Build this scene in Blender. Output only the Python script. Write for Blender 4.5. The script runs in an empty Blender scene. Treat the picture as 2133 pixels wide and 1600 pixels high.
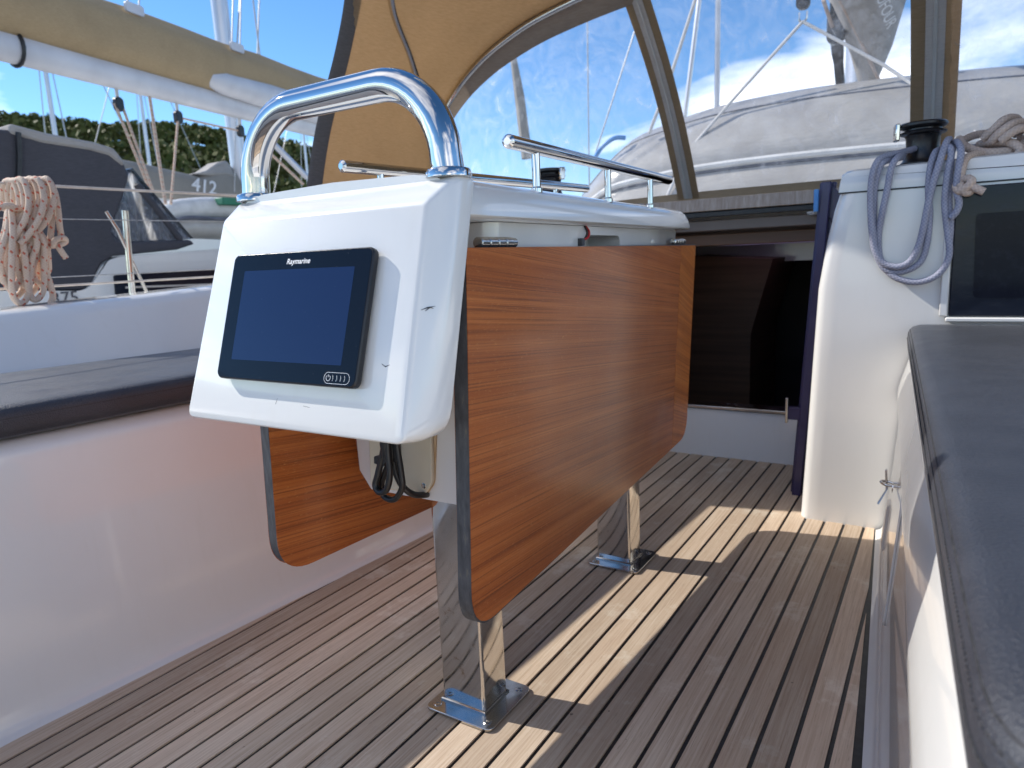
import bpy, bmesh, math, random
from mathutils import Vector, Matrix, noise
random.seed(7)
R_ = math.radians
sc = bpy.context.scene
C = sc.collection

# ------------------------------------------------------------------ camera
CAMH = .78
FPX, CX, CY = 1456.11, 1066.5, 800.0            # photograph is 2133 x 1600
RR = Vector((.847978, .528088, -.045347)); RD = Vector((.055932, -.174233, -.983115)); RF = Vector((-.527072, .831124, -.177283))
CAM = Vector((0, 0, CAMH))
cd = bpy.data.cameras.new('camera'); cam = bpy.data.objects.new('camera', cd); C.objects.link(cam)
cd.sensor_width = 36; cd.lens = FPX / 2133 * 36; cd.clip_start = .05; cd.clip_end = 3000
m = Matrix.Identity(4)
for i in range(3):
    m[i][0] = RR[i]; m[i][1] = -RD[i]; m[i][2] = -RF[i]; m[i][3] = CAM[i]
cam.matrix_world = m
cd.dof.use_dof = True; cd.dof.focus_distance = 1.02; cd.dof.aperture_fstop = 7.5
sc.camera = cam

# ------------------------------------------------------------------ sky, sun, exposure
SUN_EL = R_(37.3); LH = Vector((.982, .19, 0)).normalized()   # the way the light travels
w = bpy.data.worlds.new('World'); sc.world = w; w.use_nodes = True
nt = w.node_tree; nt.nodes.clear()
def N(t, ty, **k):
    n = t.nodes.new(ty)
    for a, b in k.items(): setattr(n, a, b)
    return n
out = N(nt, 'ShaderNodeOutputWorld'); bg = N(nt, 'ShaderNodeBackground'); sky = N(nt, 'ShaderNodeTexSky')
sky.sky_type = 'NISHITA'; sky.sun_disc = False; sky.sun_elevation = SUN_EL
sky.sun_rotation = math.atan2(-LH.x, -LH.y); sky.altitude = 0; sky.air_density = .8; sky.dust_density = 0; sky.ozone_density = 3.0
tc = N(nt, 'ShaderNodeTexCoord'); sep = N(nt, 'ShaderNodeSeparateXYZ'); add = N(nt, 'ShaderNodeMath', operation='ADD'); add.inputs[1].default_value = .12
dv = N(nt, 'ShaderNodeVectorMath', operation='DIVIDE'); cmb = N(nt, 'ShaderNodeCombineXYZ')
nt.links.new(tc.outputs['Generated'], sep.inputs[0]); nt.links.new(sep.outputs['Z'], add.inputs[0])
for i in range(3): nt.links.new(add.outputs[0], cmb.inputs[i])
nt.links.new(tc.outputs['Generated'], dv.inputs[0]); nt.links.new(cmb.outputs[0], dv.inputs[1])
mp = N(nt, 'ShaderNodeMapping'); mp.inputs['Location'].default_value = (7.42, 4.6, 0); mp.inputs['Scale'].default_value = (.55, .55, .2)
nt.links.new(dv.outputs[0], mp.inputs[0])
nz = N(nt, 'ShaderNodeTexNoise'); nz.inputs['Scale'].default_value = 1.0; nz.inputs['Detail'].default_value = 7; nz.inputs['Roughness'].default_value = .55; nz.inputs['Distortion'].default_value = .3
nt.links.new(mp.outputs[0], nz.inputs['Vector'])
rmp = N(nt, 'ShaderNodeValToRGB'); rmp.color_ramp.elements[0].position = .50; rmp.color_ramp.elements[1].position = .72
nt.links.new(nz.outputs['Fac'], rmp.inputs[0])
mx = N(nt, 'ShaderNodeMix', data_type='RGBA'); mx.inputs['B'].default_value = (13.5, 13.1, 12.8, 1)
nt.links.new(rmp.outputs[0], mx.inputs['Factor']); shs = N(nt, 'ShaderNodeHueSaturation'); shs.inputs['Saturation'].default_value = 1.18
nt.links.new(sky.outputs[0], shs.inputs['Color']); nt.links.new(shs.outputs[0], mx.inputs['A'])
nt.links.new(mx.outputs['Result'], bg.inputs[0]); bg.inputs[1].default_value = .104
nt.links.new(bg.outputs[0], out.inputs[0])
sd = bpy.data.lights.new('sun', 'SUN'); sun = bpy.data.objects.new('sun', sd); C.objects.link(sun)
sd.energy = 2.8; sd.angle = R_(.53); sd.color = (1, .945, .86)
sun.rotation_mode = 'QUATERNION'
sun.rotation_quaternion = Vector((LH.x * math.cos(SUN_EL), LH.y * math.cos(SUN_EL), -math.sin(SUN_EL))).to_track_quat('-Z', 'Y')
sun.location = (-6, -2, 6)
vs = sc.view_settings
vs.view_transform = 'Standard'; vs.look = 'None'; vs.gamma = 1; vs.use_curve_mapping = False; vs.exposure = 1.0
sc.render.engine = 'CYCLES'
sc.cycles.max_bounces = 16; sc.cycles.diffuse_bounces = 8; sc.cycles.glossy_bounces = 6; sc.cycles.transparent_max_bounces = 16; sc.cycles.caustics_reflective = True

# ------------------------------------------------------------------ pixel to place
def ray(u, v): return RR * ((u - CX) / FPX) + RD * ((v - CY) / FPX) + RF
def onz(u, v, z): d = ray(u, v); return CAM + d * ((z - CAM.z) / d.z)
def onx(u, v, x): d = ray(u, v); return CAM + d * ((x - CAM.x) / d.x)
def ony(u, v, y): d = ray(u, v); return CAM + d * ((y - CAM.y) / d.y)

# ------------------------------------------------------------------ materials
MATS = {}
class Mat:
    """small builder for a procedural Principled material"""
    def __init__(s, name, base, rough=.5, metal=0, **k):
        s.m = bpy.data.materials.new(name); s.m.use_nodes = True; s.t = s.m.node_tree
        s.b = s.t.nodes['Principled BSDF']; s.out = s.t.nodes['Material Output']
        s.b.inputs['Base Color'].default_value = (*base, 1); s.b.inputs['Roughness'].default_value = rough; s.b.inputs['Metallic'].default_value = metal
        for a, v in k.items(): s.b.inputs[a.replace('_', ' ')].default_value = v
        MATS[name] = s.m; s._c = None
    def coord(s, kind='Object', scale=(1, 1, 1), rot=(0, 0, 0)):
        t = N(s.t, 'ShaderNodeTexCoord'); mp = N(s.t, 'ShaderNodeMapping')
        mp.inputs['Scale'].default_value = scale; mp.inputs['Rotation'].default_value = rot
        s.t.links.new(t.outputs[kind], mp.inputs[0]); return mp.outputs[0]
    def noise(s, vec, scale=5, detail=4, rough=.5, dist=0):
        n = N(s.t, 'ShaderNodeTexNoise'); n.inputs['Scale'].default_value = scale; n.inputs['Detail'].default_value = detail
        n.inputs['Roughness'].default_value = rough; n.inputs['Distortion'].default_value = dist
        if vec: s.t.links.new(vec, n.inputs['Vector'])
        return n.outputs['Fac']
    def ramp(s, fac, *stops):
        r = N(s.t, 'ShaderNodeValToRGB'); e = r.color_ramp.elements
        while len(e) < len(stops): e.new(.5)
        for i, (p, c) in enumerate(stops):
            e[i].position = p; e[i].color = (*c, 1) if hasattr(c, '__len__') else (c, c, c, 1)
        s.t.links.new(fac, r.inputs[0]); return r.outputs[0]
    def mix(s, fac, a, b, blend='MIX'):
        x = N(s.t, 'ShaderNodeMix', data_type='RGBA', blend_type=blend)
        for k, v in (('Factor', fac), ('A', a), ('B', b)):
            if hasattr(v, 'links') or isinstance(v, bpy.types.NodeSocket): s.t.links.new(v, x.inputs[k])
            elif k == 'Factor': x.inputs[k].default_value = v
            else: x.inputs[k].default_value = (*v, 1)
        return x.outputs['Result']
    def col(s, o): s.t.links.new(o, s.b.inputs['Base Color']); return s
    def rgh(s, o): s.t.links.new(o, s.b.inputs['Roughness']); return s
    def bump(s, h, strength=.3, dist=.002):
        b = N(s.t, 'ShaderNodeBump'); b.inputs['Strength'].default_value = strength; b.inputs['Distance'].default_value = dist
        s.t.links.new(h, b.inputs['Height'])
        s.t.links.new(b.outputs[0], s.b.inputs['Normal']); s.nrm = b.outputs[0]; return s
    def rand(s): return N(s.t, 'ShaderNodeObjectInfo').outputs['Random']

g = Mat('gelcoat', (.78, .78, .76), .16, Coat_Weight=.6, Coat_Roughness=.03)
v = g.coord(scale=(1, 1, 1)); n1 = g.noise(v, 3.5, 6, .6); n2 = g.noise(g.coord(scale=(18, 18, 2.2)), 2, 4, .6)
c1 = g.mix(g.ramp(n1, (.35, 0), (.75, .5)), (.72, .72, .705), (.675, .67, .645)); c1 = g.mix(g.ramp(n2, (.55, 0), (.85, .25)), c1, (.62, .60, .55))
g.col(c1).rgh(g.ramp(n1, (.3, .10), (.7, .22)))
g = Mat('gelcoat_grey', (.55, .55, .54), .35); v = g.coord(); g.col(g.ramp(g.noise(v, 4, 5), (.3, (.60, .60, .59)), (.7, (.46, .46, .44))))
g = Mat('cream_plastic', (.62, .58, .46), .4); v = g.coord(); g.col(g.ramp(g.noise(v, 9, 4), (.3, (.64, .60, .49)), (.75, (.55, .49, .36))))
g = Mat('sealant', (.56, .40, .24), .6); g.col(g.ramp(g.noise(g.coord(), 40, 3), (.3, (.62, .5, .34)), (.7, (.5, .33, .17))))

def wood(name, rot, s=1.0):
    g = Mat(name, (.3, .1, .03), .5, Coat_Weight=.45, Coat_Roughness=.16, Specular_IOR_Level=.25)
    v = g.coord(scale=(1, 1, 1), rot=rot)
    mpn = N(g.t, 'ShaderNodeMapping'); mpn.inputs['Scale'].default_value = (2.0, .8, 150); g.t.links.new(v, mpn.inputs[0])
    wv = g.noise(v, 1.6, 2, .5)
    sepn = N(g.t, 'ShaderNodeVectorMath', operation='MULTIPLY_ADD'); 
    cm = N(g.t, 'ShaderNodeCombineXYZ'); g.t.links.new(wv, cm.inputs[2])
    sc_ = N(g.t, 'ShaderNodeVectorMath', operation='SCALE'); sc_.inputs['Scale'].default_value = 2.6; g.t.links.new(cm.outputs[0], sc_.inputs[0])
    ad = N(g.t, 'ShaderNodeVectorMath', operation='ADD'); g.t.links.new(mpn.outputs[0], ad.inputs[0]); g.t.links.new(sc_.outputs[0], ad.inputs[1])
    band = g.noise(ad.outputs[0], .55, 5, .62)
    mp2 = N(g.t, 'ShaderNodeMapping'); mp2.inputs['Scale'].default_value = (4, 2.2, 430); g.t.links.new(v, mp2.inputs[0])
    pore = g.noise(mp2.outputs[0], 1, 3, .7)
    mp3 = N(g.t, 'ShaderNodeMapping'); mp3.inputs['Scale'].default_value = (120, 120, 420); g.t.links.new(v, mp3.inputs[0])
    fine = g.noise(mp3.outputs[0], 1, 2, .6)
    c = g.ramp(band, (.24, (.25, .062, .013)), (.42, (.345, .092, .019)), (.56, (.415, .120, .026)), (.76, (.50, .162, .042)))
    c = g.mix(g.ramp(pore, (.34, .75), (.52, 0)), c, (.14, .036, .010))
    c = g.mix(g.ramp(fine, (.6, 0), (.8, .45)), c, (.58, .25, .08))
    g.col(c); g.bump(fine, .25, .0012)
    g.rgh(g.ramp(g.noise(v, 6, 5), (.3, .40), (.7, .56)))
    bc_ = N(g.t, 'ShaderNodeBump'); bc_.inputs['Strength'].default_value = .12; bc_.inputs['Distance'].default_value = .001; g.t.links.new(fine, bc_.inputs['Height']); g.t.links.new(bc_.outputs[0], g.b.inputs['Coat Normal'])
    return g
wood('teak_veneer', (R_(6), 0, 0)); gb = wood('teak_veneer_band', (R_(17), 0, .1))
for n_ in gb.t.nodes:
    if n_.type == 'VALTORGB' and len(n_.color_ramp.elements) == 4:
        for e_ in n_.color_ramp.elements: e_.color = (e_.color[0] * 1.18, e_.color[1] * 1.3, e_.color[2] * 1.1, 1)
g = Mat('edge_band', (.045, .047, .052), .55); nn = g.noise(g.coord(scale=(60, 60, 14)), 2, 5, .65)
g.col(g.ramp(nn, (.3, (.03, .031, .034)), (.62, (.075, .078, .085)), (.78, (.20, .17, .10)))); g.bump(nn, .4, .001)
g = Mat('chrome', (.60, .59, .575), .03, 1); nn = g.noise(g.coord(scale=(1, 1, 1)), 14, 5, .6); g.rgh(g.ramp(nn, (.3, .015), (.8, .06)))
g = Mat('steel_polished', (.66, .65, .63), .06, 1); vv = g.coord(); nn = g.noise(vv, 22, 6, .65)
g.rgh(g.ramp(nn, (.35, .03), (.75, .20))); g.bump(g.noise(vv, 9, 1), .05, .004)
g.col(g.mix(g.ramp(g.noise(vv, 30, 5, .7), (.62, 0), (.72, .75)), (.66, .65, .63), (.35, .24, .13)))
g = Mat('steel_worn', (.5, .49, .47), .16, 1); nn = g.noise(g.coord(), 13, 5, .6); g.rgh(g.ramp(nn, (.3, .07), (.7, .30))); g.col(g.ramp(nn, (.35, (.58, .57, .55)), (.7, (.44, .42, .39))))

g = Mat('teak_deck', (.3, .22, .16), .72)
v = g.coord(scale=(1, 1, 1)); rd = g.rand()
off = N(g.t, 'ShaderNodeVectorMath', operation='ADD'); sc_ = N(g.t, 'ShaderNodeMath', operation='MULTIPLY'); sc_.inputs[1].default_value = 37; g.t.links.new(rd, sc_.inputs[0])
g.t.links.new(v, off.inputs[0]); g.t.links.new(sc_.outputs[0], off.inputs[1]); vo = off.outputs[0]
def mapped(vec, s):
    q = N(g.t, 'ShaderNodeMapping'); q.inputs['Scale'].default_value = s; g.t.links.new(vec, q.inputs[0]); return q.outputs[0]
gr = g.noise(mapped(vo, (260, 5, 1)), 1, 4, .65, .4); pat = g.noise(mapped(vo, (5, 2.2, 1)), 1.5, 5, .6); wear = g.noise(v, 5.5, 7, .72); fl = g.noise(mapped(vo, (420, 24, 1)), 1, 3, .7)
c = g.ramp(gr, (.3, (.45, .335, .235)), (.5, (.60, .475, .355)), (.72, (.72, .605, .475)))
c = g.mix(g.ramp(pat, (.35, 0), (.7, .6)), c, (.50, .36, .25))
c = g.mix(g.ramp(wear, (.56, 0), (.70, .8)), c, (.76, .69, .57))
c = g.mix(g.ramp(fl, (.60, 0), (.74, .5)), c, (.20, .135, .09))
hs = N(g.t, 'ShaderNodeHueSaturation'); g.t.links.new(c, hs.inputs['Color'])
mr = N(g.t, 'ShaderNodeMapRange'); g.t.links.new(rd, mr.inputs[0]); mr.inputs[3].default_value = .72; mr.inputs[4].default_value = 1.2; g.t.links.new(mr.outputs[0], hs.inputs['Value'])
spot = g.noise(v, 55, 2, .5); c = g.mix(g.ramp(spot, (.76, 0), (.80, .8)), hs.outputs[0], (.06, .04, .03))
g.col(c); g.bump(gr, .5, .0012)
g = Mat('caulk', (.012, .012, .013), .45); g.col(g.ramp(g.noise(g.coord(), 60, 3), (.35, (.009, .009, .010)), (.75, (.03, .03, .031))))

g = Mat('vinyl', (.02, .021, .026), .42, Specular_IOR_Level=.5, Coat_Weight=.25, Coat_Roughness=.38, Sheen_Weight=.08, Sheen_Roughness=.4)
v = g.coord(); gn = g.noise(v, 330, 3, .65); big = g.noise(v, 9, 4)
g.col(g.ramp(big, (.3, (.018, .021, .030)), (.7, (.028, .032, .044)))); g.bump(gn, .9, .0022); g.rgh(g.ramp(g.noise(v, 18, 4), (.3, .36), (.7, .50)))
g = Mat('thread', (.012, .012, .014), .7); g.col(g.ramp(g.noise(g.coord(), 400, 1), (.4, (.010, .010, .012)), (.6, (.03, .03, .034))))

def canvas(name, ca, cb, trans, tcol, wscale=500):
    g = Mat(name, ca, .85); v = g.coord(); st = g.noise(g.coord(scale=(70, 70, 900)), .5, 3, .6); blot = g.noise(v, 3.0, 5, .6); weft = g.noise(g.coord(scale=(900, 900, 120)), .5, 2)
    c = g.mix(g.ramp(st, (.38, 0), (.62, 1)), ca, cb); c = g.mix(g.ramp(blot, (.45, 0), (.75, .45)), c, tuple(x * .72 for x in ca))
    g.col(c); g.bump(weft, .35, .0012)
    if trans:
        tr = N(g.t, 'ShaderNodeBsdfTranslucent'); g.t.links.new(g.mix(.5, c, tcol), tr.inputs[0])
        ms = N(g.t, 'ShaderNodeMixShader'); ms.inputs[0].default_value = trans
        g.t.links.new(g.b.outputs[0], ms.inputs[1]); g.t.links.new(tr.outputs[0], ms.inputs[2]); g.t.links.new(ms.outputs[0], g.out.inputs[0])
    return g
canvas('canvas_tan', (.44, .33, .215), (.53, .41, .28), .56, (.64, .50, .335))
canvas('canvas_khaki', (.44, .335, .195), (.51, .395, .24), .22, (.6, .45, .27))
canvas('canvas_trim', (.10, .10, .105), (.13, .13, .135), 0, (0, 0, 0))
canvas('canvas_charcoal', (.055, .055, .066), (.072, .072, .085), 0, (0, 0, 0))
canvas('canvas_taupe', (.25, .235, .21), (.30, .28, .25), 0, (0, 0, 0))
canvas('canvas_sail', (.40, .38, .36), (.47, .45, .43), .2, (.5, .48, .45))
canvas('hem', (.30, .24, .19), (.36, .30, .24), .15, (.5, .4, .3))
canvas('zip_tape', (.66, .63, .61), (.76, .73, .71), .35, (.6, .58, .55))

def film(name, alpha, haze):
    g = Mat(name, (.9, .92, .95), .08); t = g.t
    v = g.coord(); wr = g.noise(v, 5.5, 4, .55, 1.2); st = g.noise(g.coord(scale=(9, 9, 2.2)), 1.5, 7, .66, 1.6)
    bp = N(t, 'ShaderNodeBump'); bp.inputs['Strength'].default_value = .3; bp.inputs['Distance'].default_value = .015; t.links.new(wr, bp.inputs['Height'])
    tr = N(t, 'ShaderNodeBsdfTransparent'); tr.inputs[0].default_value = (.94, .95, .97, 1)
    gl = N(t, 'ShaderNodeBsdfGlossy'); gl.inputs['Roughness'].default_value = .06; t.links.new(bp.outputs[0], gl.inputs['Normal'])
    di = N(t, 'ShaderNodeBsdfTranslucent'); di.inputs[0].default_value = (.86, .87, .9, 1)
    fr = N(t, 'ShaderNodeFresnel'); fr.inputs[0].default_value = 1.45; t.links.new(bp.outputs[0], fr.inputs['Normal'])
    m1 = N(t, 'ShaderNodeMixShader'); t.links.new(g.ramp(st, (.42, haze * .3), (.62, haze * 1.3), (.78, haze * 4.5)), m1.inputs[0]); t.links.new(tr.outputs[0], m1.inputs[1]); t.links.new(di.outputs[0], m1.inputs[2])
    m2 = N(t, 'ShaderNodeMixShader'); t.links.new(fr.outputs[0], m2.inputs[0]); t.links.new(m1.outputs[0], m2.inputs[1]); t.links.new(gl.outputs[0], m2.inputs[2])
    t.links.new(m2.outputs[0], g.out.inputs[0]); return g
film('clear_vinyl', .9, .13); film('clear_vinyl_thick', .8, .26)

g = Mat('black_plastic', (.010, .010, .012), .32); g.rgh(g.ramp(g.noise(g.coord(), 80, 3), (.3, .26), (.7, .4)))
g = Mat('black_rubber', (.012, .012, .013), .38); g.rgh(g.ramp(g.noise(g.coord(), 60, 3), (.3, .3), (.7, .5)))
g = Mat('plotter_glass', (.006, .007, .010), .07, Specular_IOR_Level=.22); du = g.noise(g.coord(), 260, 2, .5); g.col(g.ramp(du, (.74, (.005, .006, .009)), (.80, (.09, .09, .10)))).rgh(g.ramp(g.noise(g.coord(), 30, 4), (.3, .06), (.8, .12)))
g = Mat('lcd', (.010, .016, .040), .10, Specular_IOR_Level=.35); du = g.noise(g.coord(), 240, 2, .5); g.col(g.ramp(du, (.75, (.009, .018, .060)), (.81, (.06, .07, .11))))
g = Mat('print_white', (.75, .75, .76), .5); g.col(g.ramp(g.noise(g.coord(), 300, 1), (.3, (.70, .70, .71)), (.7, (.82, .82, .83))))
g = Mat('print_dark', (.05, .05, .06), .5); g.col(g.ramp(g.noise(g.coord(), 30, 2), (.3, (.05, .05, .06)), (.7, (.10, .10, .11))))
g = Mat('print_pale', (.42, .40, .38), .7); g.col(g.ramp(g.noise(g.coord(), 30, 2), (.3, (.46, .44, .42)), (.7, (.56, .54, .51))))
g = Mat('smoked_acrylic', (.012, .014, .022), .06, Specular_IOR_Level=.28); nn = g.noise(g.coord(scale=(1, 1, 3)), 26, 6, .7); g.col(g.ramp(nn, (.5, (.009, .012, .022)), (.85, (.02, .024, .036)))).rgh(g.ramp(nn, (.3, .05), (.8, .2)))
g = Mat('smoked_inner', (.006, .007, .014), .12, Specular_IOR_Level=.15); g.col(g.ramp(g.noise(g.coord(), 40, 5, .7), (.5, (.006, .007, .015)), (.8, (.016, .018, .03))))
g = Mat('navy_frame', (.030, .026, .085), .28); g.col(g.ramp(g.noise(g.coord(), 12, 3), (.3, (.026, .022, .08)), (.7, (.045, .040, .11))))
g = Mat('blue_plastic', (.06, .25, .6), .4); g.col(g.ramp(g.noise(g.coord(), 12, 3), (.3, (.05, .22, .55)), (.7, (.1, .32, .66))))
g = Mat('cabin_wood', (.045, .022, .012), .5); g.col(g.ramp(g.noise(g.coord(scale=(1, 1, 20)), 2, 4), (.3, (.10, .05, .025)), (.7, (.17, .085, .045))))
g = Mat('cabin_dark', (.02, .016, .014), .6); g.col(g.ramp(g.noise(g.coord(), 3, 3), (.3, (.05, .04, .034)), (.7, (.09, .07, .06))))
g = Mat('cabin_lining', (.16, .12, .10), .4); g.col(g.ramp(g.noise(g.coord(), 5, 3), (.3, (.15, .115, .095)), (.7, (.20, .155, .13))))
g = Mat('pvc_grey', (.42, .41, .40), .28); v = g.coord(); wr = g.noise(g.coord(scale=(.6, 1, 1.4)), 7, 4, .5, .5); g.col(g.ramp(g.noise(v, 5, 5), (.3, (.40, .39, .375)), (.7, (.30, .29, .28)))); g.bump(wr, .35, .03)
g = Mat('pvc_dark', (.09, .10, .13), .5); g.col(g.ramp(g.noise(g.coord(), 9, 3), (.3, (.08, .09, .12)), (.7, (.14, .15, .18))))
g = Mat('pvc_white', (.66, .66, .65), .35); g.col(g.ramp(g.noise(g.coord(), 9, 4), (.3, (.70, .70, .69)), (.7, (.56, .56, .55))))
g = Mat('alloy', (.62, .63, .66), .35, .6); g.col(g.ramp(g.noise(g.coord(scale=(1, 1, .2)), 6, 3), (.3, (.66, .67, .7)), (.7, (.55, .56, .6))))
g = Mat('boom_white', (.66, .66, .68), .35); g.col(g.ramp(g.noise(g.coord(), 4, 4), (.3, (.72, .72, .74)), (.7, (.58, .58, .60))))
g = Mat('wire', (.42, .42, .43), .4, .7); g.col(g.ramp(g.noise(g.coord(), 50, 2), (.3, (.5, .5, .5)), (.7, (.34, .34, .35))))
g = Mat('wire_sheath', (.56, .50, .45), .5); g.col(g.ramp(g.noise(g.coord(), 20, 2), (.3, (.62, .56, .50)), (.7, (.48, .42, .37))))

def ropemat(name, ca, cb, fleck=None, pitch=110):
    g = Mat(name, ca, .8); t = g.t
    tcn = N(t, 'ShaderNodeTexCoord'); sp = N(t, 'ShaderNodeSeparateXYZ'); t.links.new(tcn.outputs['UV'], sp.inputs[0])
    def M(op, a, b):
        q = N(t, 'ShaderNodeMath', operation=op)
        for i, x in enumerate((a, b)):
            if isinstance(x, (int, float)): q.inputs[i].default_value = x
            else: t.links.new(x, q.inputs[i])
        return q.outputs[0]
    U, V = sp.outputs[0], sp.outputs[1]                      # U metres along, V turns around
    a = M('SINE', M('MULTIPLY', M('ADD', M('MULTIPLY', U, pitch), M('MULTIPLY', V, 5)), 6.283), 0)
    b = M('SINE', M('MULTIPLY', M('SUBTRACT', M('MULTIPLY', U, pitch), M('MULTIPLY', V, 5)), 6.283), 0)
    h = M('MULTIPLY', M('ADD', a, b), .25); h = M('ADD', h, .5)
    c = g.mix(h, ca, cb); bl = g.noise(g.coord(), 30, 3); c = g.mix(g.ramp(bl, (.4, 0), (.8, .4)), c, tuple(x * .7 for x in ca))
    if fleck:
        U = M('ADD', U, M('MULTIPLY', g.rand(), 7.3)); fa = M('FRACT', M('ADD', M('MULTIPLY', U, 26), V), 0); k = M('LESS_THAN', fa, .17)
        fb = M('FRACT', M('SUBTRACT', M('MULTIPLY', V, 3), M('MULTIPLY', U, 26)), 0); k2 = M('LESS_THAN', fb, .5)
        c = g.mix(M('MULTIPLY', k, k2), c, fleck)
    g.col(c); g.bump(h, .6, .0015)
ropemat('rope_blue', (.22, .23, .31), (.38, .39, .47)); ropemat('rope_beige', (.46, .35, .29), (.60, .48, .40)); ropemat('rope_fleck', (.56, .42, .32), (.66, .52, .41), (.52, .12, .07), 130)
ropemat('rope_white', (.55, .54, .53), (.68, .67, .66))
g = Mat('strip_tan_reflection', (.40, .32, .24), .22); g.col(g.ramp(g.noise(g.coord(scale=(30, 4, 4)), 3, 5, .7), (.3, (.50, .42, .34)), (.7, (.28, .20, .14))))  # tan streaks paint in the brown reflection on the polished hatch strip
g = Mat('skylight_glow_glass', (.2, .17, .3), .3); g.b.inputs['Emission Color'].default_value = (.34, .26, .52, 1); g.b.inputs['Emission Strength'].default_value = .22; g.rgh(g.ramp(g.noise(g.coord(), 8, 3), (.3, .2), (.7, .4)))  # weak violet emission stands in for daylight through the tinted hatch
g = Mat('red_cable', (.5, .02, .02), .4); g.col(g.ramp(g.noise(g.coord(), 50), (.3, (.5, .02, .02)), (.7, (.4, .015, .015))))
g = Mat('leaf', (.05, .08, .02), .6); g.b.inputs['Specular IOR Level'].default_value = .08
gi = N(g.t, 'ShaderNodeNewGeometry'); g.col(g.mix(g.ramp(g.noise(g.coord(), .16, 3), (.35, 0), (.65, 1)), g.ramp(gi.outputs['Random Per Island'], (0, (.055, .080, .022)), (.5, (.095, .118, .036)), (1, (.150, .155, .055))), (.11, .115, .042)))
g = Mat('hillside', (.05, .06, .025), .9); g.col(g.ramp(g.noise(g.coord(), .25, 6, .7), (.3, (.030, .045, .016)), (.7, (.075, .085, .036))))
g = Mat('water', (.012, .045, .06), .08); g.bump(g.noise(g.coord(), 2.2, 5, .6), .6, .08)
g = Mat('green_strap', (.02, .16, .09), .6); g.col(g.ramp(g.noise(g.coord(), 20), (.3, (.02, .16, .09)), (.7, (.03, .20, .12))))

# ------------------------------------------------------------------ builders
def link(name, me, mat, parent=None, sharp=32):
    o = bpy.data.objects.new(name, me); C.objects.link(o)
    if mat: me.materials.append(MATS[mat])
    if sharp is not None:
        for p in me.polygons: p.use_smooth = True
        me.set_sharp_from_angle(angle=R_(sharp))
    if parent: child(o, parent)
    return o
def child(o, parent):
    o.parent = parent
    p = parent; off = Matrix.Identity(4)
    while p: off = p.matrix_basis @ (p.matrix_parent_inverse @ off if p.parent else off); p = p.parent
    o.matrix_parent_inverse = off.inverted()
def tag(o, label=None, cat=None, group=None, kind=None):
    if label: o['label'] = label
    if cat: o['category'] = cat
    if group: o['group'] = group
    if kind: o['kind'] = kind
    return o
def thing(name, label, cat, loc=(0, 0, 0), group=None):
    o = bpy.data.objects.new(name, None); C.objects.link(o); o.location = loc; o.empty_display_size = .1
    return tag(o, label, cat, group)
def obj(name, bm, mat, parent=None, sharp=32, bevel=0, seg=2):
    bmesh.ops.recalc_face_normals(bm, faces=bm.faces)
    me = bpy.data.meshes.new(name); bm.to_mesh(me); bm.free()
    o = link(name, me, mat, parent, sharp)
    if bevel:
        b = o.modifiers.new('b', 'BEVEL'); b.width = bevel; b.segments = seg; b.limit_method = 'ANGLE'; b.angle_limit = R_(35); b.harden_normals = False
    return o
def nb(): return bmesh.new()
def box(bm, a, b):
    a, b = Vector(a), Vector(b); vs = [bm.verts.new((x, y, z)) for x in (a.x, b.x) for y in (a.y, b.y) for z in (a.z, b.z)]
    for f in ((0, 1, 3, 2), (4, 6, 7, 5), (0, 4, 5, 1), (2, 3, 7, 6), (0, 2, 6, 4), (1, 5, 7, 3)): bm.faces.new([vs[i] for i in f])
    return bm
def prism(bm, pts, dirv):
    """closed polygon (list of Vectors) extruded along dirv"""
    d = Vector(dirv); a = [bm.verts.new(p) for p in pts]; b = [bm.verts.new(Vector(p) + d) for p in pts]
    bm.faces.new(a); bm.faces.new(b[::-1]); n = len(a)
    for i in range(n): bm.faces.new((a[i], a[(i + 1) % n], b[(i + 1) % n], b[i]))
    return bm
def loft(bm, rings, closed=True, caps=True):
    vs = [[bm.verts.new(p) for p in r] for r in rings]
    for i in range(len(vs) - 1):
        n = len(vs[i])
        for j in range(n if closed else n - 1):
            k = (j + 1) % n
            try: bm.faces.new((vs[i][j], vs[i][k], vs[i + 1][k], vs[i + 1][j]))
            except ValueError: pass
    if closed and caps:
        bm.faces.new(vs[0][::-1]); bm.faces.new(vs[-1])
    return bm
def cr(pts, n=6, closed=False):
    """Catmull-Rom through the points"""
    P = [Vector(p) for p in pts]; L = len(P); o = []
    rng = range(L) if closed else range(L - 1)
    for i in rng:
        if closed: a, b, c, d = P[(i - 1) % L], P[i], P[(i + 1) % L], P[(i + 2) % L]
        else: a, b, c, d = P[max(i - 1, 0)], P[i], P[i + 1], P[min(i + 2, L - 1)]
        for k in range(n):
            t = k / n
            o.append(.5 * ((2 * b) + (c - a) * t + (2 * a - 5 * b + 4 * c - d) * t * t + (3 * b - a - 3 * c + d) * t ** 3))
    if not closed: o.append(P[-1])
    return o
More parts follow.
